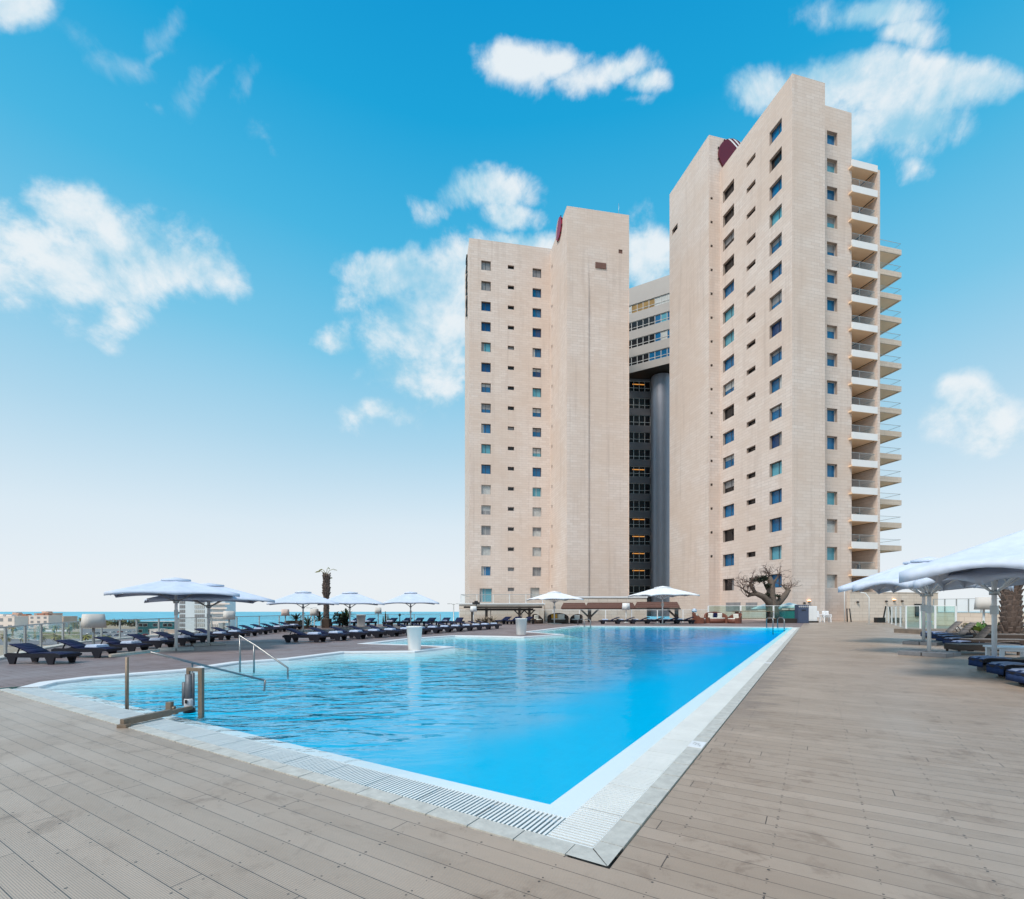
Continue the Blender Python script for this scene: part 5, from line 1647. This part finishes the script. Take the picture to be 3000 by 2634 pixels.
t = thing('roof_lantern', 'small dark lantern box on the flat pergola roof', 'lantern', AT(1395, 57.0)+V(0, 0, zr+.12))
m = MB(); m.box(-.42, -.2, .22, .42, .2, .46); m.box(-.2, -.15, .46, .2, .15, .62); m.tube([(0, 0, 0), (0, 0, .24)], .05, 8); m.build('body', M['black'], t, .01)
t = thing('pergola', 'long pergola with a sloping brown board roof in front of the pale wall', 'pergola', AT(1640, 60.5))
o = Vector(t.location)
a, b = AT(1643, 60.5)-o, AT(1990, 60.5)-o
ze, zt_ = HZ(1780.5, 60.5), HZ(1766, 63)
m = MB()
for (px0, px1, dz) in ((1643, 1721, -.03), (1714, 1862, 0), (1858, 1992, .08)):
    c0, c1 = AT(px0, 60.5)-o, AT(px1, 60.5)-o
    i0, i1 = AT(px0+8, 63)-o, AT(px1-8, 63)-o
    for k in range(6):
        f0, f1 = k/6, (k+1)/6-.012
        P = lambda c, i, f: V(c.x+(i.x-c.x)*f, c.y+(i.y-c.y)*f, ze+(zt_-ze)*f+dz+.04*(k % 2))
        q = [P(c0, i0, f0), P(c1, i1, f0), P(c1, i1, f1), P(c0, i0, f1)]
        m.poly(q); m.poly([p-V(0, 0, .10) for p in q][::-1]); m.poly([q[0]-V(0, 0, .10), q[1]-V(0, 0, .10), q[1], q[0]])
m.build('roof', M['roof_brown'], t)
m = MB(); m.bar(a+V(.1, .1, ze-.12), b+V(.2, .1, ze-.12), .12, .16); m.build('beam', M['wood_dark'], t)
for px in (1727, 1982):
    q = AT(px, 60.9)-o
    s = MB(); s.box(q.x-.2, q.y-.15, 0, q.x+.2, q.y+.15, ze-.06)
    s.bar(q+V(0, 0, ze-1.25), q+V(-1.1, 0, ze-.2), .18, .2)
    if px < 1900: s.bar(q+V(0, 0, ze-1.25), q+V(1.1, 0, ze-.2), .18, .2)
    s.build('post', M['wood_dark'], t)

# ------------------------------------------------------------------ wicker seats
def armchair(px, Z, wpx, ytop, rz, label, mt='red_wick', kind='wicker_armchair', cols=('cushion',)):
    p = AT(px, Z); w = wpx/2*Z/FPX; h = HZ(ytop, Z)
    t = thing(kind, label, 'armchair' if 'arm' in kind else 'sofa', p, rz, 'wicker lounge furniture at the far deck')
    b = MB()
    n = 20
    d = w*.9 if 'arm' in kind else w*.55
    hs = h*.48
    # curved back and arms as one continuous shell, open at the front (-y)
    ring_o, ring_i = [], []
    for k in range(n+1):
        a = math.radians(-40+260*k/n)
        x, y = math.cos(a), math.sin(a)
        hh = hs*1.05+(h-hs*1.05)*max(0, math.sin(a))**.8
        ring_o.append((V(x*w, y*d, 0), V(x*w*1.02, y*d*1.02, hh))); ring_i.append((V(x*w*.84, y*d*.82, 0), V(x*w*.86, y*d*.84, hh)))
    for k in range(n):
        for (A_, fl_) in ((ring_o, 1), (ring_i, 0)):
            q = [A_[k][0], A_[k+1][0], A_[k+1][1], A_[k][1]]
            b.poly(q if fl_ else q[::-1], 0, True)
        b.poly([ring_o[k][1], ring_o[k+1][1], ring_i[k+1][1], ring_i[k][1]])
    for k in (0, n):
        q = [ring_o[k][0], ring_o[k][1], ring_i[k][1], ring_i[k][0]]; b.poly(q if k == 0 else q[::-1])
    b.build('shell', M[mt], t)
    s = MB(); s.lathe([(0, 0), (.86, 0), (.86, hs*.8), (0, hs*.8)], 24)
    for i, v in enumerate(s.v): s.v[i] = (v[0]*w*.96, v[1]*d*.94, v[2])
    s.build('base', M[mt], t)
    c = MB(); c.lathe([(0, hs*.8), (.8, hs*.8), (.84, hs*.86), (.8, hs*.97), (0, hs*1.0)], 24)
    for i, v in enumerate(c.v): c.v[i] = (v[0]*w*.96, v[1]*d*.94, v[2])
    c.build('seat_cushion', M['cushion'], t)
    k = len(cols)
    for i, cm in enumerate(cols):
        x = (i-(k-1)/2)*w*1.1/max(k, 1)
        cu = MB(); cu.obox(V(x, d*.42, hs*1.0+h*.20), V(w*.42/max(1, k*.6), 0, 0), V(0, .06, .03), V(0, -.05, h*.19)); cu.build('back_cushion', M[cm], t, .03)
armchair(2050, 57, 46, 1794, 1.1, 'reddish wicker armchair left of the sofa, turned to the right')
armchair(2098, 58, 68, 1792, 0, 'wide reddish wicker sofa with off-white and navy cushions', kind='wicker_sofa', cols=('cushion', 'navy', 'cushion'))
armchair(2150, 57, 44, 1795, -1.2, 'reddish wicker armchair right of the sofa, turned to the left')
armchair(1575, 56, 34, 1799, .6, 'dark wicker armchair left of the round daybed', 'brown_wick')
armchair(1635, 56.5, 62, 1796, 0, 'round dark wicker daybed with a mustard cushion', 'brown_wick', 'wicker_sofa', ('yellow', 'cushion'))
armchair(1688, 57, 38, 1799, -.5, 'dark wicker armchair right of the round daybed', 'brown_wick')
t = thing('striped_towel', 'pale and cyan striped towel roll on the back of the left reddish armchair', 'towel', AT(2036, 57)+V(0, .2, HZ(1794, 57)))
m = MB(); m.lathe([(0, 0), (.24, 0), (.28, .12), (.24, .30), (.12, .42), (0, .44)], 18); m.build('roll', M['towel'], t)
m = MB(); m.lathe([(.285, .10), (.285, .17)], 18); m.lathe([(.25, .28), (.23, .33)], 18); m.build('stripe', M['pane_cyan'], t)
# bench table
t = thing('picnic_table', 'long weathered timber table with a bench in front of the bare tree', 'table', AT(2205, 59))
m = MB(); w = 58/FPX*59
zt_ = HZ(1790, 59)
m.box(-w, -.4, zt_-.07, w, .4, zt_); m.build('tabletop', M['wood'], t, .01)
m = MB(); m.box(-w*1.1, -1.2, .48, w*.9, -.75, .56); m.build('bench', M['wood'], t, .01)
for x in (-w*.8, w*.8):
    g = MB(); g.box(x-.08, -.35, 0, x+.08, .35, zt_-.07); g.box(x-.06, -1.15, 0, x+.06, -.8, .48); g.build('leg', M['wood_dark'], t)
# slate blue cabinet
p = AT(2349, 58); w = 15.5/FPX*58; h = HZ(1772, 58)
t = thing('towel_cabinet', 'tall slate blue cabinet with a lettered top panel by the wall', 'cabinet', p)
m = MB(); m.box(-w, -.35, 0, w, .4, h); m.build('body', M['blue_cab'], t, .015)
m = MB(); m.box(-w+.04, -.37, h*.62, w-.04, -.352, h*.80); m.box(-w+.04, -.37, .06, w-.04, -.352, h*.58); m.build('door', M['blue_cab'], t, .006)
m = MB()
for k in range(5): m.lathe([(.05, 0), (.09, 0), (.09, .02), (.05, .02)], 10, 0, (-w*.75+k*w*.37, 0, 0))
for i, v in enumerate(m.v): m.v[i] = (v[0], -.372-v[2]*.3, h*.90+v[1])
m.build('emblem', M['white_metal'], t)
m = MB(); m.box(-w*.4, -.385, h*.68, w*.4, -.371, h*.74); m.build('slot', M['black'], t)
t = thing('white_cupboard', 'low white cupboard beside the slate blue cabinet', 'cupboard', AT(2377, 60))
w = 12.5/FPX*60; h = HZ(1776, 60)
m = MB(); m.box(-w, -.3, .2, w, .3, h); m.build('body', M['plastic'], t, .02)
m = MB(); m.box(-w+.05, -.33, .35, -.01, -.302, h-.08); m.box(.01, -.33, .35, w-.05, -.302, h-.08); m.build('door', M['fascia'], t, .01)
m = MB(); m.box(-w*1.2, -.32, 0, w*1.3, .32, .2); m.build('plinth', M['wood_dark'], t)
def plastic_chair(px, y, rz, label, n):
    p = G(px, y); p = AT(px, 62)
    t = thing('plastic_chair', label, 'chair', p, rz, 'white plastic chairs by the stone wall')
    k = 1.45
    m = MB()
    for i in range(n):
        z = .42*k+.09*i
        m.box(-.26*k, -.24*k, z, .26*k, .24*k, z+.035)
    m.build('seat', M['plastic'], t, .01)
    b = MB()
    for j in range(7):
        x = (-.22+.073*j)*k
        b.bar((x, .22*k, .45*k), (x, .34*k, .92*k+.03*k*math.sin(math.pi*(j+.5)/7)), .045*k, .02)
    b.bar((-.26*k, .345*k, .92*k), (.26*k, .345*k, .92*k), .03, .10*k); b.build('backrest', M['plastic'], t)
    for (x, y_) in ((-.23, -.21), (.23, -.21), (-.23, .22), (.23, .22)):
        g = MB(); g.bar((x*k*1.1, y_*k*1.1, 0), (x*k, y_*k, .43*k), .06*k, .05*k); g.build('leg', M['plastic'], t)
    for x in (-.29, .29):
        a = MB(); a.bar((x*k, -.2*k, .66*k), (x*k, .28*k, .66*k), .05*k, .03*k); a.bar((x*k, -.2*k, .42*k), (x*k, -.2*k, .66*k), .05*k, .04*k); a.build('armrest', M['plastic'], t)
plastic_chair(2402, 1818, .3, 'single white plastic chair nearer the slate blue cabinet', 1)
plastic_chair(2422, 1818, -.25, 'stack of white plastic chairs, right of the single one', 4)
t = thing('easel_stand', 'slim black upright stand against the stone wall', 'stand', AT(2486, 63))
m = MB(); hh = HZ(1783, 63)
m.tube([(-.22, -.1, 0), (-.15, .1, hh)], .07, 8); m.tube([(.26, -.1, 0), (.2, .1, hh)], .07, 8); m.bar((-.16, .1, hh-.05), (.21, .1, hh-.05), .06, .06); m.build('frame', M['black'], t)
t = thing('outdoor_shower', 'thin white twin pole outdoor shower with curved tops by the wall', 'shower', G(2546, 1829))
hh = HZ(1738, t.location.y)
m = MB(); m.tube([(0, 0, 0), (0, 0, hh*.86), (-.3, .1, hh), (-.8, .2, hh*1.03)], .045, 8); m.build('pole', M['white_metal'], t)
q = AT(2474, 61)-Vector(t.location)
m = MB(); m.tube([q, q+V(0, 0, hh*1.12), q+V(.25, 0, hh*1.27), q+V(.7, 0, hh*1.3)], .045, 8); m.build('pole', M['white_metal'], t)
m = MB(); m.lathe([(0, 0), (.3, 0), (.3, .04), (0, .04)], 14); m.build('base', M['plate'], t)
t = thing('speaker_box', 'low black box on the deck left of the stair screen', 'box', AT(2577, 60))
m = MB(); w = 12/FPX*60; m.box(-w, -.3, 0, w, .3, .62); m.build('body', M['black'], t, .02)
m = MB(); m.bar((w*.9, 0, .4), (w*1.5, 0, 2.0), .12, .10); m.build('handle', M['black'], t)
# teal canopies on the lower terrace seen through the glass
for i, (px, Z, y, e, hw, lb) in enumerate(((2245, 63.5, 1768, 1783, 42, 'pale teal parasol canopy behind the bare tree trunk'), (2312, 63, 1765, 1779, 40, 'pale teal parasol canopy behind the glass, left of the blue cabinet'))):
    p = AT(px, Z); w = hw/FPX*Z; zc, ze = HZ(y, Z), HZ(e, Z)
    t = thing('lower_parasol', lb, 'parasol', p, 0, 'teal parasols behind the glass screen')
    m = MB(); m.lathe([(0, zc), (w*.5, (zc+ze)/2+.05), (w, ze), (w, ze-.15), (w*.98, ze-.02), (0, zc-.05)], 8); m.build('canopy', M['teal_can'], t)
    m = MB(); m.tube([(0, 0, 0), (0, 0, zc)], .06, 8); m.build('pole', M['white_metal'], t)
t = thing('teal_counter', 'low teal counter panel behind the glass beside the cabinet', 'counter', AT(2295, 61.8))
m = MB(); w = 34/FPX*61; m.box(-w, -.2, 0, w, .2, HZ(1789, 61.8)); m.build('panel', M['teal'], t, .02)
m = MB(); m.box(-w-.05, -.25, HZ(1789, 61.8)+.001, w+.05, .25, HZ(1789, 61.8)+.07); m.build('counter_top', M['wood_dark'], t)
t = thing('planter_step', 'long dark timber step under the glass screen at the bare tree', 'step', AT(2300, 58.4))
m = MB(); w = 50/FPX*58; m.box(-w, -.5, 0, w*1.0, .5, HZ(1812, 58.4)); m.build('body', M['wood_dark'], t, .02)

# white plastic table and shelf unit on the right
p = G(2962, 1948)
t = thing('plastic_table', 'white plastic table between the brown daybeds and navy loungers', 'table', V(p.x+.25, p.y+.2, 0), RD)
m = MB(); m.box(-.55, -.42, .50, .55, .42, .56); m.build('tabletop', M['plastic'], t, .02)
for x in (-.46, .46):
    for y in (-.34, .34):
        g = MB(); g.bar((x, y, 0), (x*.97, y*.97, .5), .10, .07); g.build('leg', M['plastic'], t)
m = MB(); m.box(-.5, -.38, .42, .5, -.36, .50); m.box(-.5, .36, .42, .5, .38, .50); m.build('apron', M['plastic'], t)
p = G(2990, 1862)
t = thing('towel_shelf', 'dark timber shelf unit holding towels at the right frame edge', 'shelf', V(p.x+.45, p.y, 0), RD)
m = MB()
hh = HZ(1776, p.y)
for x in (-.62, .62):
    m.box(x-.11, -.3, 0, x+.11, .3, hh-.06)
m.box(-.80, -.36, hh-.06, .80, .36, hh)
m.build('side_panel', M['wood_dark'], t)
for z in (.55, hh*.62):
    g = MB(); g.box(-.51, -.29, z, .51, .29, z+.07); g.build('shelf', M['wood_dark'], t)
tw = put(tproto, 't', Vector(t.location)+V(0, 0, .63), RD, 'pale folded towels stacked on the dark timber shelf', 'folded towels on the loungers', 1.3)

# ------------------------------------------------------------------ trees and plants
t = thing('bare_tree', 'old bare olive tree with thick forked limbs in front of the taller tower', 'tree', AT(2262, 60.5))
o = Vector(t.location)
TR = random.Random(11)
q = lambda px, y, dz=0.0: AT(px, 60.5+dz, y)-o
m = MB()
m.tube([q(2266, 1822), q(2264, 1795), q(2259, 1765), q(2258, 1738), q(2260, 1712, .3), q(2254, 1690, .4)], [.85, .72, .66, .50, .40, .26], 14)
m.tube([q(2262, 1785), q(2254, 1765, -.3), q(2236, 1748, -.6), q(2215, 1739, -.8), q(2200, 1742, -.7), q(2190, 1748, -.7)], [.50, .42, .36, .30, .22, .12], 10)
m.tube([q(2266, 1778), q(2284, 1762, .4), q(2300, 1744, .7), q(2310, 1729, .9), q(2301, 1722, 1.0), q(2294, 1718, 1.0)], [.46, .40, .34, .28, .18, .10], 10)
m.tube([q(2214, 1739, -.8), q(2203, 1722, -1.1), q(2200, 1708, -1.2)], [.24, .18, .10], 8)
m.tube([q(2200, 1742, -.7), q(2184, 1732, -.9), q(2178, 1726, -1)], [.16, .11, .06], 8)
m.tube([q(2258, 1738), q(2246, 1722, .6), q(2238, 1708, .8)], [.3, .18, .1], 8)
m.tube([q(2259, 1714, .3), q(2272, 1700, .5), q(2278, 1690, .6)], [.25, .15, .08], 8)
m.build('trunk', M['bark'], t)
tw_ = MB()
def twig(p, d, L, r, n):
    pts = [p]; c = p; dd = d
    for k in range(3):
        dd = (dd+V(TR.gauss(0, .28), TR.gauss(0, .28), TR.gauss(0, .22))).normalized()
        c = c+dd*(L/3); pts.append(c)
    tw_.tube(pts, [r, r*.8, r*.6, r*.35], 4, 0, False)
    if n:
        for k in range(TR.choice((1, 2, 3))):
            b = pts[TR.choice((1, 2, 3, 3))]
            nd = (dd+V(TR.gauss(0, .6), TR.gauss(0, .6), TR.gauss(.12, .5))).normalized()
            twig(b, nd, L*TR.uniform(.55, .85), r*.6, n-1)
for (px, y, dz, k) in ((2200, 1708, -1.2, 5), (2190, 1748, -.7, 3), (2178, 1726, -1, 4), (2215, 1735, -.8, 3), (2203, 1722, -1.1, 4), (2254, 1690, .4, 6), (2238, 1708, .8, 4), (2278, 1690, .6, 4),
                       (2294, 1718, 1.0, 5), (2310, 1729, .9, 4), (2300, 1744, .7, 2), (2246, 1722, .6, 3), (2190, 1735, -.9, 3)):
    for _ in range(k):
        p = q(px, y, dz)
        out = (p-q(2255, 1745, 0)).normalized()
        twig(p, (out*.55+V(TR.gauss(0, .45), TR.gauss(0, .45), .75)).normalized(), TR.uniform(.75, 1.25), .055, 3)
tw_.build('branch', M['twig'], t)
lf = MB()
for (px, y, r, n) in ((2222, 1698, 14, 260), (2238, 1694, 14, 240), (2205, 1700, 12, 120), (2252, 1716, 10, 130), (2250, 1742, 8, 80), (2280, 1746, 9, 70), (2246, 1752, 8, 70)):
    for _ in range(n):
        c = q(px+TR.gauss(0, .45)*r, y+TR.gauss(0, .28)*r, TR.gauss(0, .4))
        u = V(TR.gauss(0, 1), TR.gauss(0, 1), TR.gauss(0, 1)).normalized(); v = u.cross(V(0, .3, 1)).normalized()
        l = TR.uniform(.10, .22)
        lf.poly([c-u*l, c+v*l*.5, c+u*l, c-v*l*.5])
lf.build('foliage', M['leaf_dark'], t)
# pruned palm on the left
def palm_trunk(mb, h, r0, r1, rng, n_rows, spike=.5):
    mb.tube([(0, 0, 0), (0, 0, h*.5), (0, 0, h)], [r0, r1, r1*.8], 14)
    for i in range(n_rows):
        z = h*(i+.5)/n_rows
        for k in range(9):
            a = 2*math.pi*(k+.5*(i % 2))/9+rng.uniform(-.1, .1)
            d = V(math.cos(a), math.sin(a), 0)
            rr_ = r0+(r1-r0)*min(1, 2*z/h)
            b = d*(rr_*.85)+V(0, 0, z)
            l = spike*rng.uniform(.6, 1.2)
            mb.bar(b-V(0, 0, l*.3), b+d*(l*.38)+V(0, 0, l*.6), .22*r0/.3*.55, .07)
PR = random.Random(3)
p = AT(956, 47)
t = thing('palm_tree', 'tall pruned palm trunk with a few thin fronds standing by the sea railing', 'palm tree', p)
hh = HZ(1686, 47)
m = MB(); palm_trunk(m, hh*.60, .31, .24, PR, 22, .14)
m2 = MB(); palm_trunk(m2, hh*.42, .27, .25, PR, 9, .42)
for v in m2.v: m.v.append((v[0], v[1], v[2]+hh*.60))
n0 = len(m.v)-len(m2.v)
for f_ in m2.f: m.f.append(tuple(i+n0 for i in f_))
m.m += m2.m; m.s += m2.s
m.build('trunk', M['palm_trunk'], t)
m = MB()
for (dx, dzz) in ((-1.05, .45), (-.75, .62), (.95, .62), (.25, .8), (.5, -.2)):
    pts = [V(0, 0, hh), V(dx*.3, 0, hh+dzz*.75), V(dx*.65, .1, hh+dzz*1.0), V(dx, .15, hh+dzz*.85)]
    m.tube(pts, [.03, .025, .02, .012], 5)
    for k in range(10):
        f_ = .45+.055*k
        c = pts[2].lerp(pts[3], (f_-.45)/.55)
        m.poly([c, c+V(.05, .0, -.05), c+V(dx*.12, .15*(-1)**k, -.14)])
m.build('frond', M['palm_leaf'], t)
# rough palm on the right
p = AT(2962, 28.5)
t = thing('palm_tree', 'thick rough palm trunk behind the dark shelf unit on the right', 'palm tree', p)
hh = HZ(1640, 28.5)
m = MB(); palm_trunk(m, hh, .50, .40, PR, 15, .42); m.build('trunk', M['palm_trunk'], t)
m = MB(); fronds(m, (0, 0, hh), 16, 1.7, 1.3, PR, .22, lo=.1, hi=1.2); m.build('crown', M['palm_leaf'], t)
# plants at the right
t = thing('planting_bed', 'soil bed with low scrub behind the right loungers', 'flower bed', AT(2900, 33))
m = MB(); m.box(-4.5, -1.5, -.05, 6.5, 2.5, .28); m.build('bed', M['soil'], t)
t = thing('banana_plant', 'bright green broad leaved plant between the raised backs of grey loungers', 'plant', AT(2872, 30.5))
m = MB()
for (a, l, tl) in ((.5, .95, .75), (1.2, .8, 1.1), (2.4, 1.0, .8), (-.4, .8, .5), (3.3, .7, .6)):
    prev = V(0, 0, .35); e = tl
    for s in range(5):
        e2 = tl-.9*(s/5)
        nx = prev+V(math.cos(a)*math.cos(e2), math.sin(a)*math.cos(e2)*.6, math.sin(e2))*(l/5)
        w0, w1 = .22*math.sin(math.pi*(.1+.85*s/5)), .22*math.sin(math.pi*(.1+.85*(s+1)/5))
        sd_ = V(-math.sin(a), math.cos(a), .5).normalized()
        m.poly([prev-sd_*w0, nx-sd_*w1, nx, prev]); m.poly([prev, nx, nx+sd_*w1, prev+sd_*w0]); prev = nx
m.build('leaf', M['leaf_lime'], t)
m = MB(); m.tube([(0, 0, 0), (0, 0, .45)], .06, 8); m.build('stem', M['leaf'], t)
for i, (px, Z, r, lb) in enumerate(((2898, 30, .45, 'small dark green shrub right of the banana plant'), (2935, 29, .4, 'low dry shrub at the foot of the rough palm trunk'), (2836, 31, .4, 'low dry shrub left of the banana plant'))):
    shrub('shrub', lb, 'shrub', AT(px, Z, None, .25), r, r*1.3, 160, M['leaf'] if i == 0 else M['leaf_dry'], 70+i, 'shrubs in the right bed', .10)
# plants by the left palm, and wicker screens
def wscreen(px0, px1, ytop, Z, label, slope=0):
    a, b = AT(px0, Z), AT(px1, Z)
    w = b.x-a.x; h = HZ(ytop, Z)
    t = thing('wicker_planter', label, 'planter', AT((px0+px1)/2, Z), 0, 'brown wicker planters by the sea railing')
    m = MB(); m.box(-w/2, -.35, 0, w/2, .35, h); m.build('box', M['brown_wick'], t, .02)
    m = MB(); m.box(-w/2+.06, -.29, h+.001, w/2-.06, .29, h+.02); m.build('soil', M['soil'], t)
    return h
h1 = wscreen(838, 881, 1819, 43.5, 'wide brown wicker planter right of the pinkish lamp')
h2 = wscreen(880, 924, 1833, 42.5, 'low brown wicker planter behind the third parasol pole')
h3 = wscreen(946, 968, 1813, 44, 'tall brown wicker planter at the foot of the palm trunk')
def agave(px, Z, z, L, label, mt='leaf_dark', n=26, seed=1):
    t = thing('spiky_plant', label, 'plant', AT(px, Z, None, z), 0, 'spiky plants on the terrace')
    m = MB(); rr = random.Random(seed); fronds(m, (0, 0, .1), n, L, .7, rr, .07, lo=.1, hi=1.45); m.build('leaf', M[mt], t)
    m = MB(); m.lathe([(0, 0), (.12, 0), (.10, .2), (0, .22)], 8); m.build('stem', M['bark'], t)
agave(868, 43.5, h1, .75, 'spiky dark plant in the wide wicker planter', seed=1)
agave(902, 42.5, h2, .95, 'spiky dark plant in the low wicker planter', seed=2)
agave(935, 44, .6, 1.0, 'spiky dark plant left of the palm trunk', seed=3)
shrub('shrub', 'dense dark green bush right of the palm trunk by the sea railing', 'shrub', AT(1003, 45.5, None, 0), .95, 1.35, 900, M['leaf_dark'], 90, None, .14)
agave(1015, 45, .9, .9, 'spiky plant on the right end of the dark bush', 'leaf', seed=4)
t = thing('cactus', 'slim columnar dark cactus against the sea right of a grey lamp', 'cactus', AT(1129, 50))
m = MB()
for (x, h, l) in ((0, 1.45, .0), (.16, 1.1, .10), (-.14, .95, -.08), (.28, .75, .12)): m.tube([(x, 0, 0), (x+l, 0, h*.6), (x+l, 0, h)], [.07, .08, .03], 8)
m.build('stem', M['leaf_dark'], t)
for i, (px, Z, L, lb) in enumerate(((1420, 57, 1.1, 'dry ornamental grass clump left under the dark pergola'), (1442, 57, 1.3, 'larger dry ornamental grass clump under the dark pergola'), (1400, 56.6, .8, 'small dry grass clump beside the white floor lamp'), (1470, 57, .7, 'small grass clump at the right of the dry clumps'))):
    t = thing('ornamental_grass', lb, 'grass', AT(px, Z), 0, 'dry grass clumps under the pergola')
    m = MB(); fronds(m, (0, 0, .05), 60, L, 1.2, random.Random(i+50), .045, lo=.5, hi=1.5); m.build('blade', M['leaf_dry'], t)
# bollard lamp and street lamps beyond the railing
t = thing('bollard_lamp', 'short black bollard lamp against the sea railing', 'lamp', AT(1171, 50))
m = MB(); m.tube([(0, 0, 0), (0, 0, .95)], .05, 8); m.build('post', M['black'], t)
m = MB(); m.lathe([(0, .93), (.12, .98), (.14, 1.1), (.08, 1.2), (0, 1.22)], 12); m.build('lamp_head', M['black'], t)
for i, (px, Z, yt, lb) in enumerate(((1329, 100, 1769, 'double armed street lamp beyond the railing left of the podium'), (912, 120, 1781, 'double armed street lamp behind the plants and third parasol'))):
    p = AT(px, Z, None, -20); hh = HZ(yt, Z)+20
    t = thing('street_lamp', lb, 'street lamp', p, 0, 'street lamps by the shore')
    m = MB(); m.tube([(0, 0, 0), (0, 0, hh)], [.16, .09], 8); m.build('post', M['alu'], t)
    for s in (-1, 1):
        m = MB(); m.tube([(0, 0, hh-.2), (s*.5, 0, hh+.05), (s*.85, 0, hh)], .05, 6); m.box(s*1.0-.28, -.12, hh-.05, s*1.0+.28, .12, hh+.06); m.build('lamp_arm', M['alu'], t)
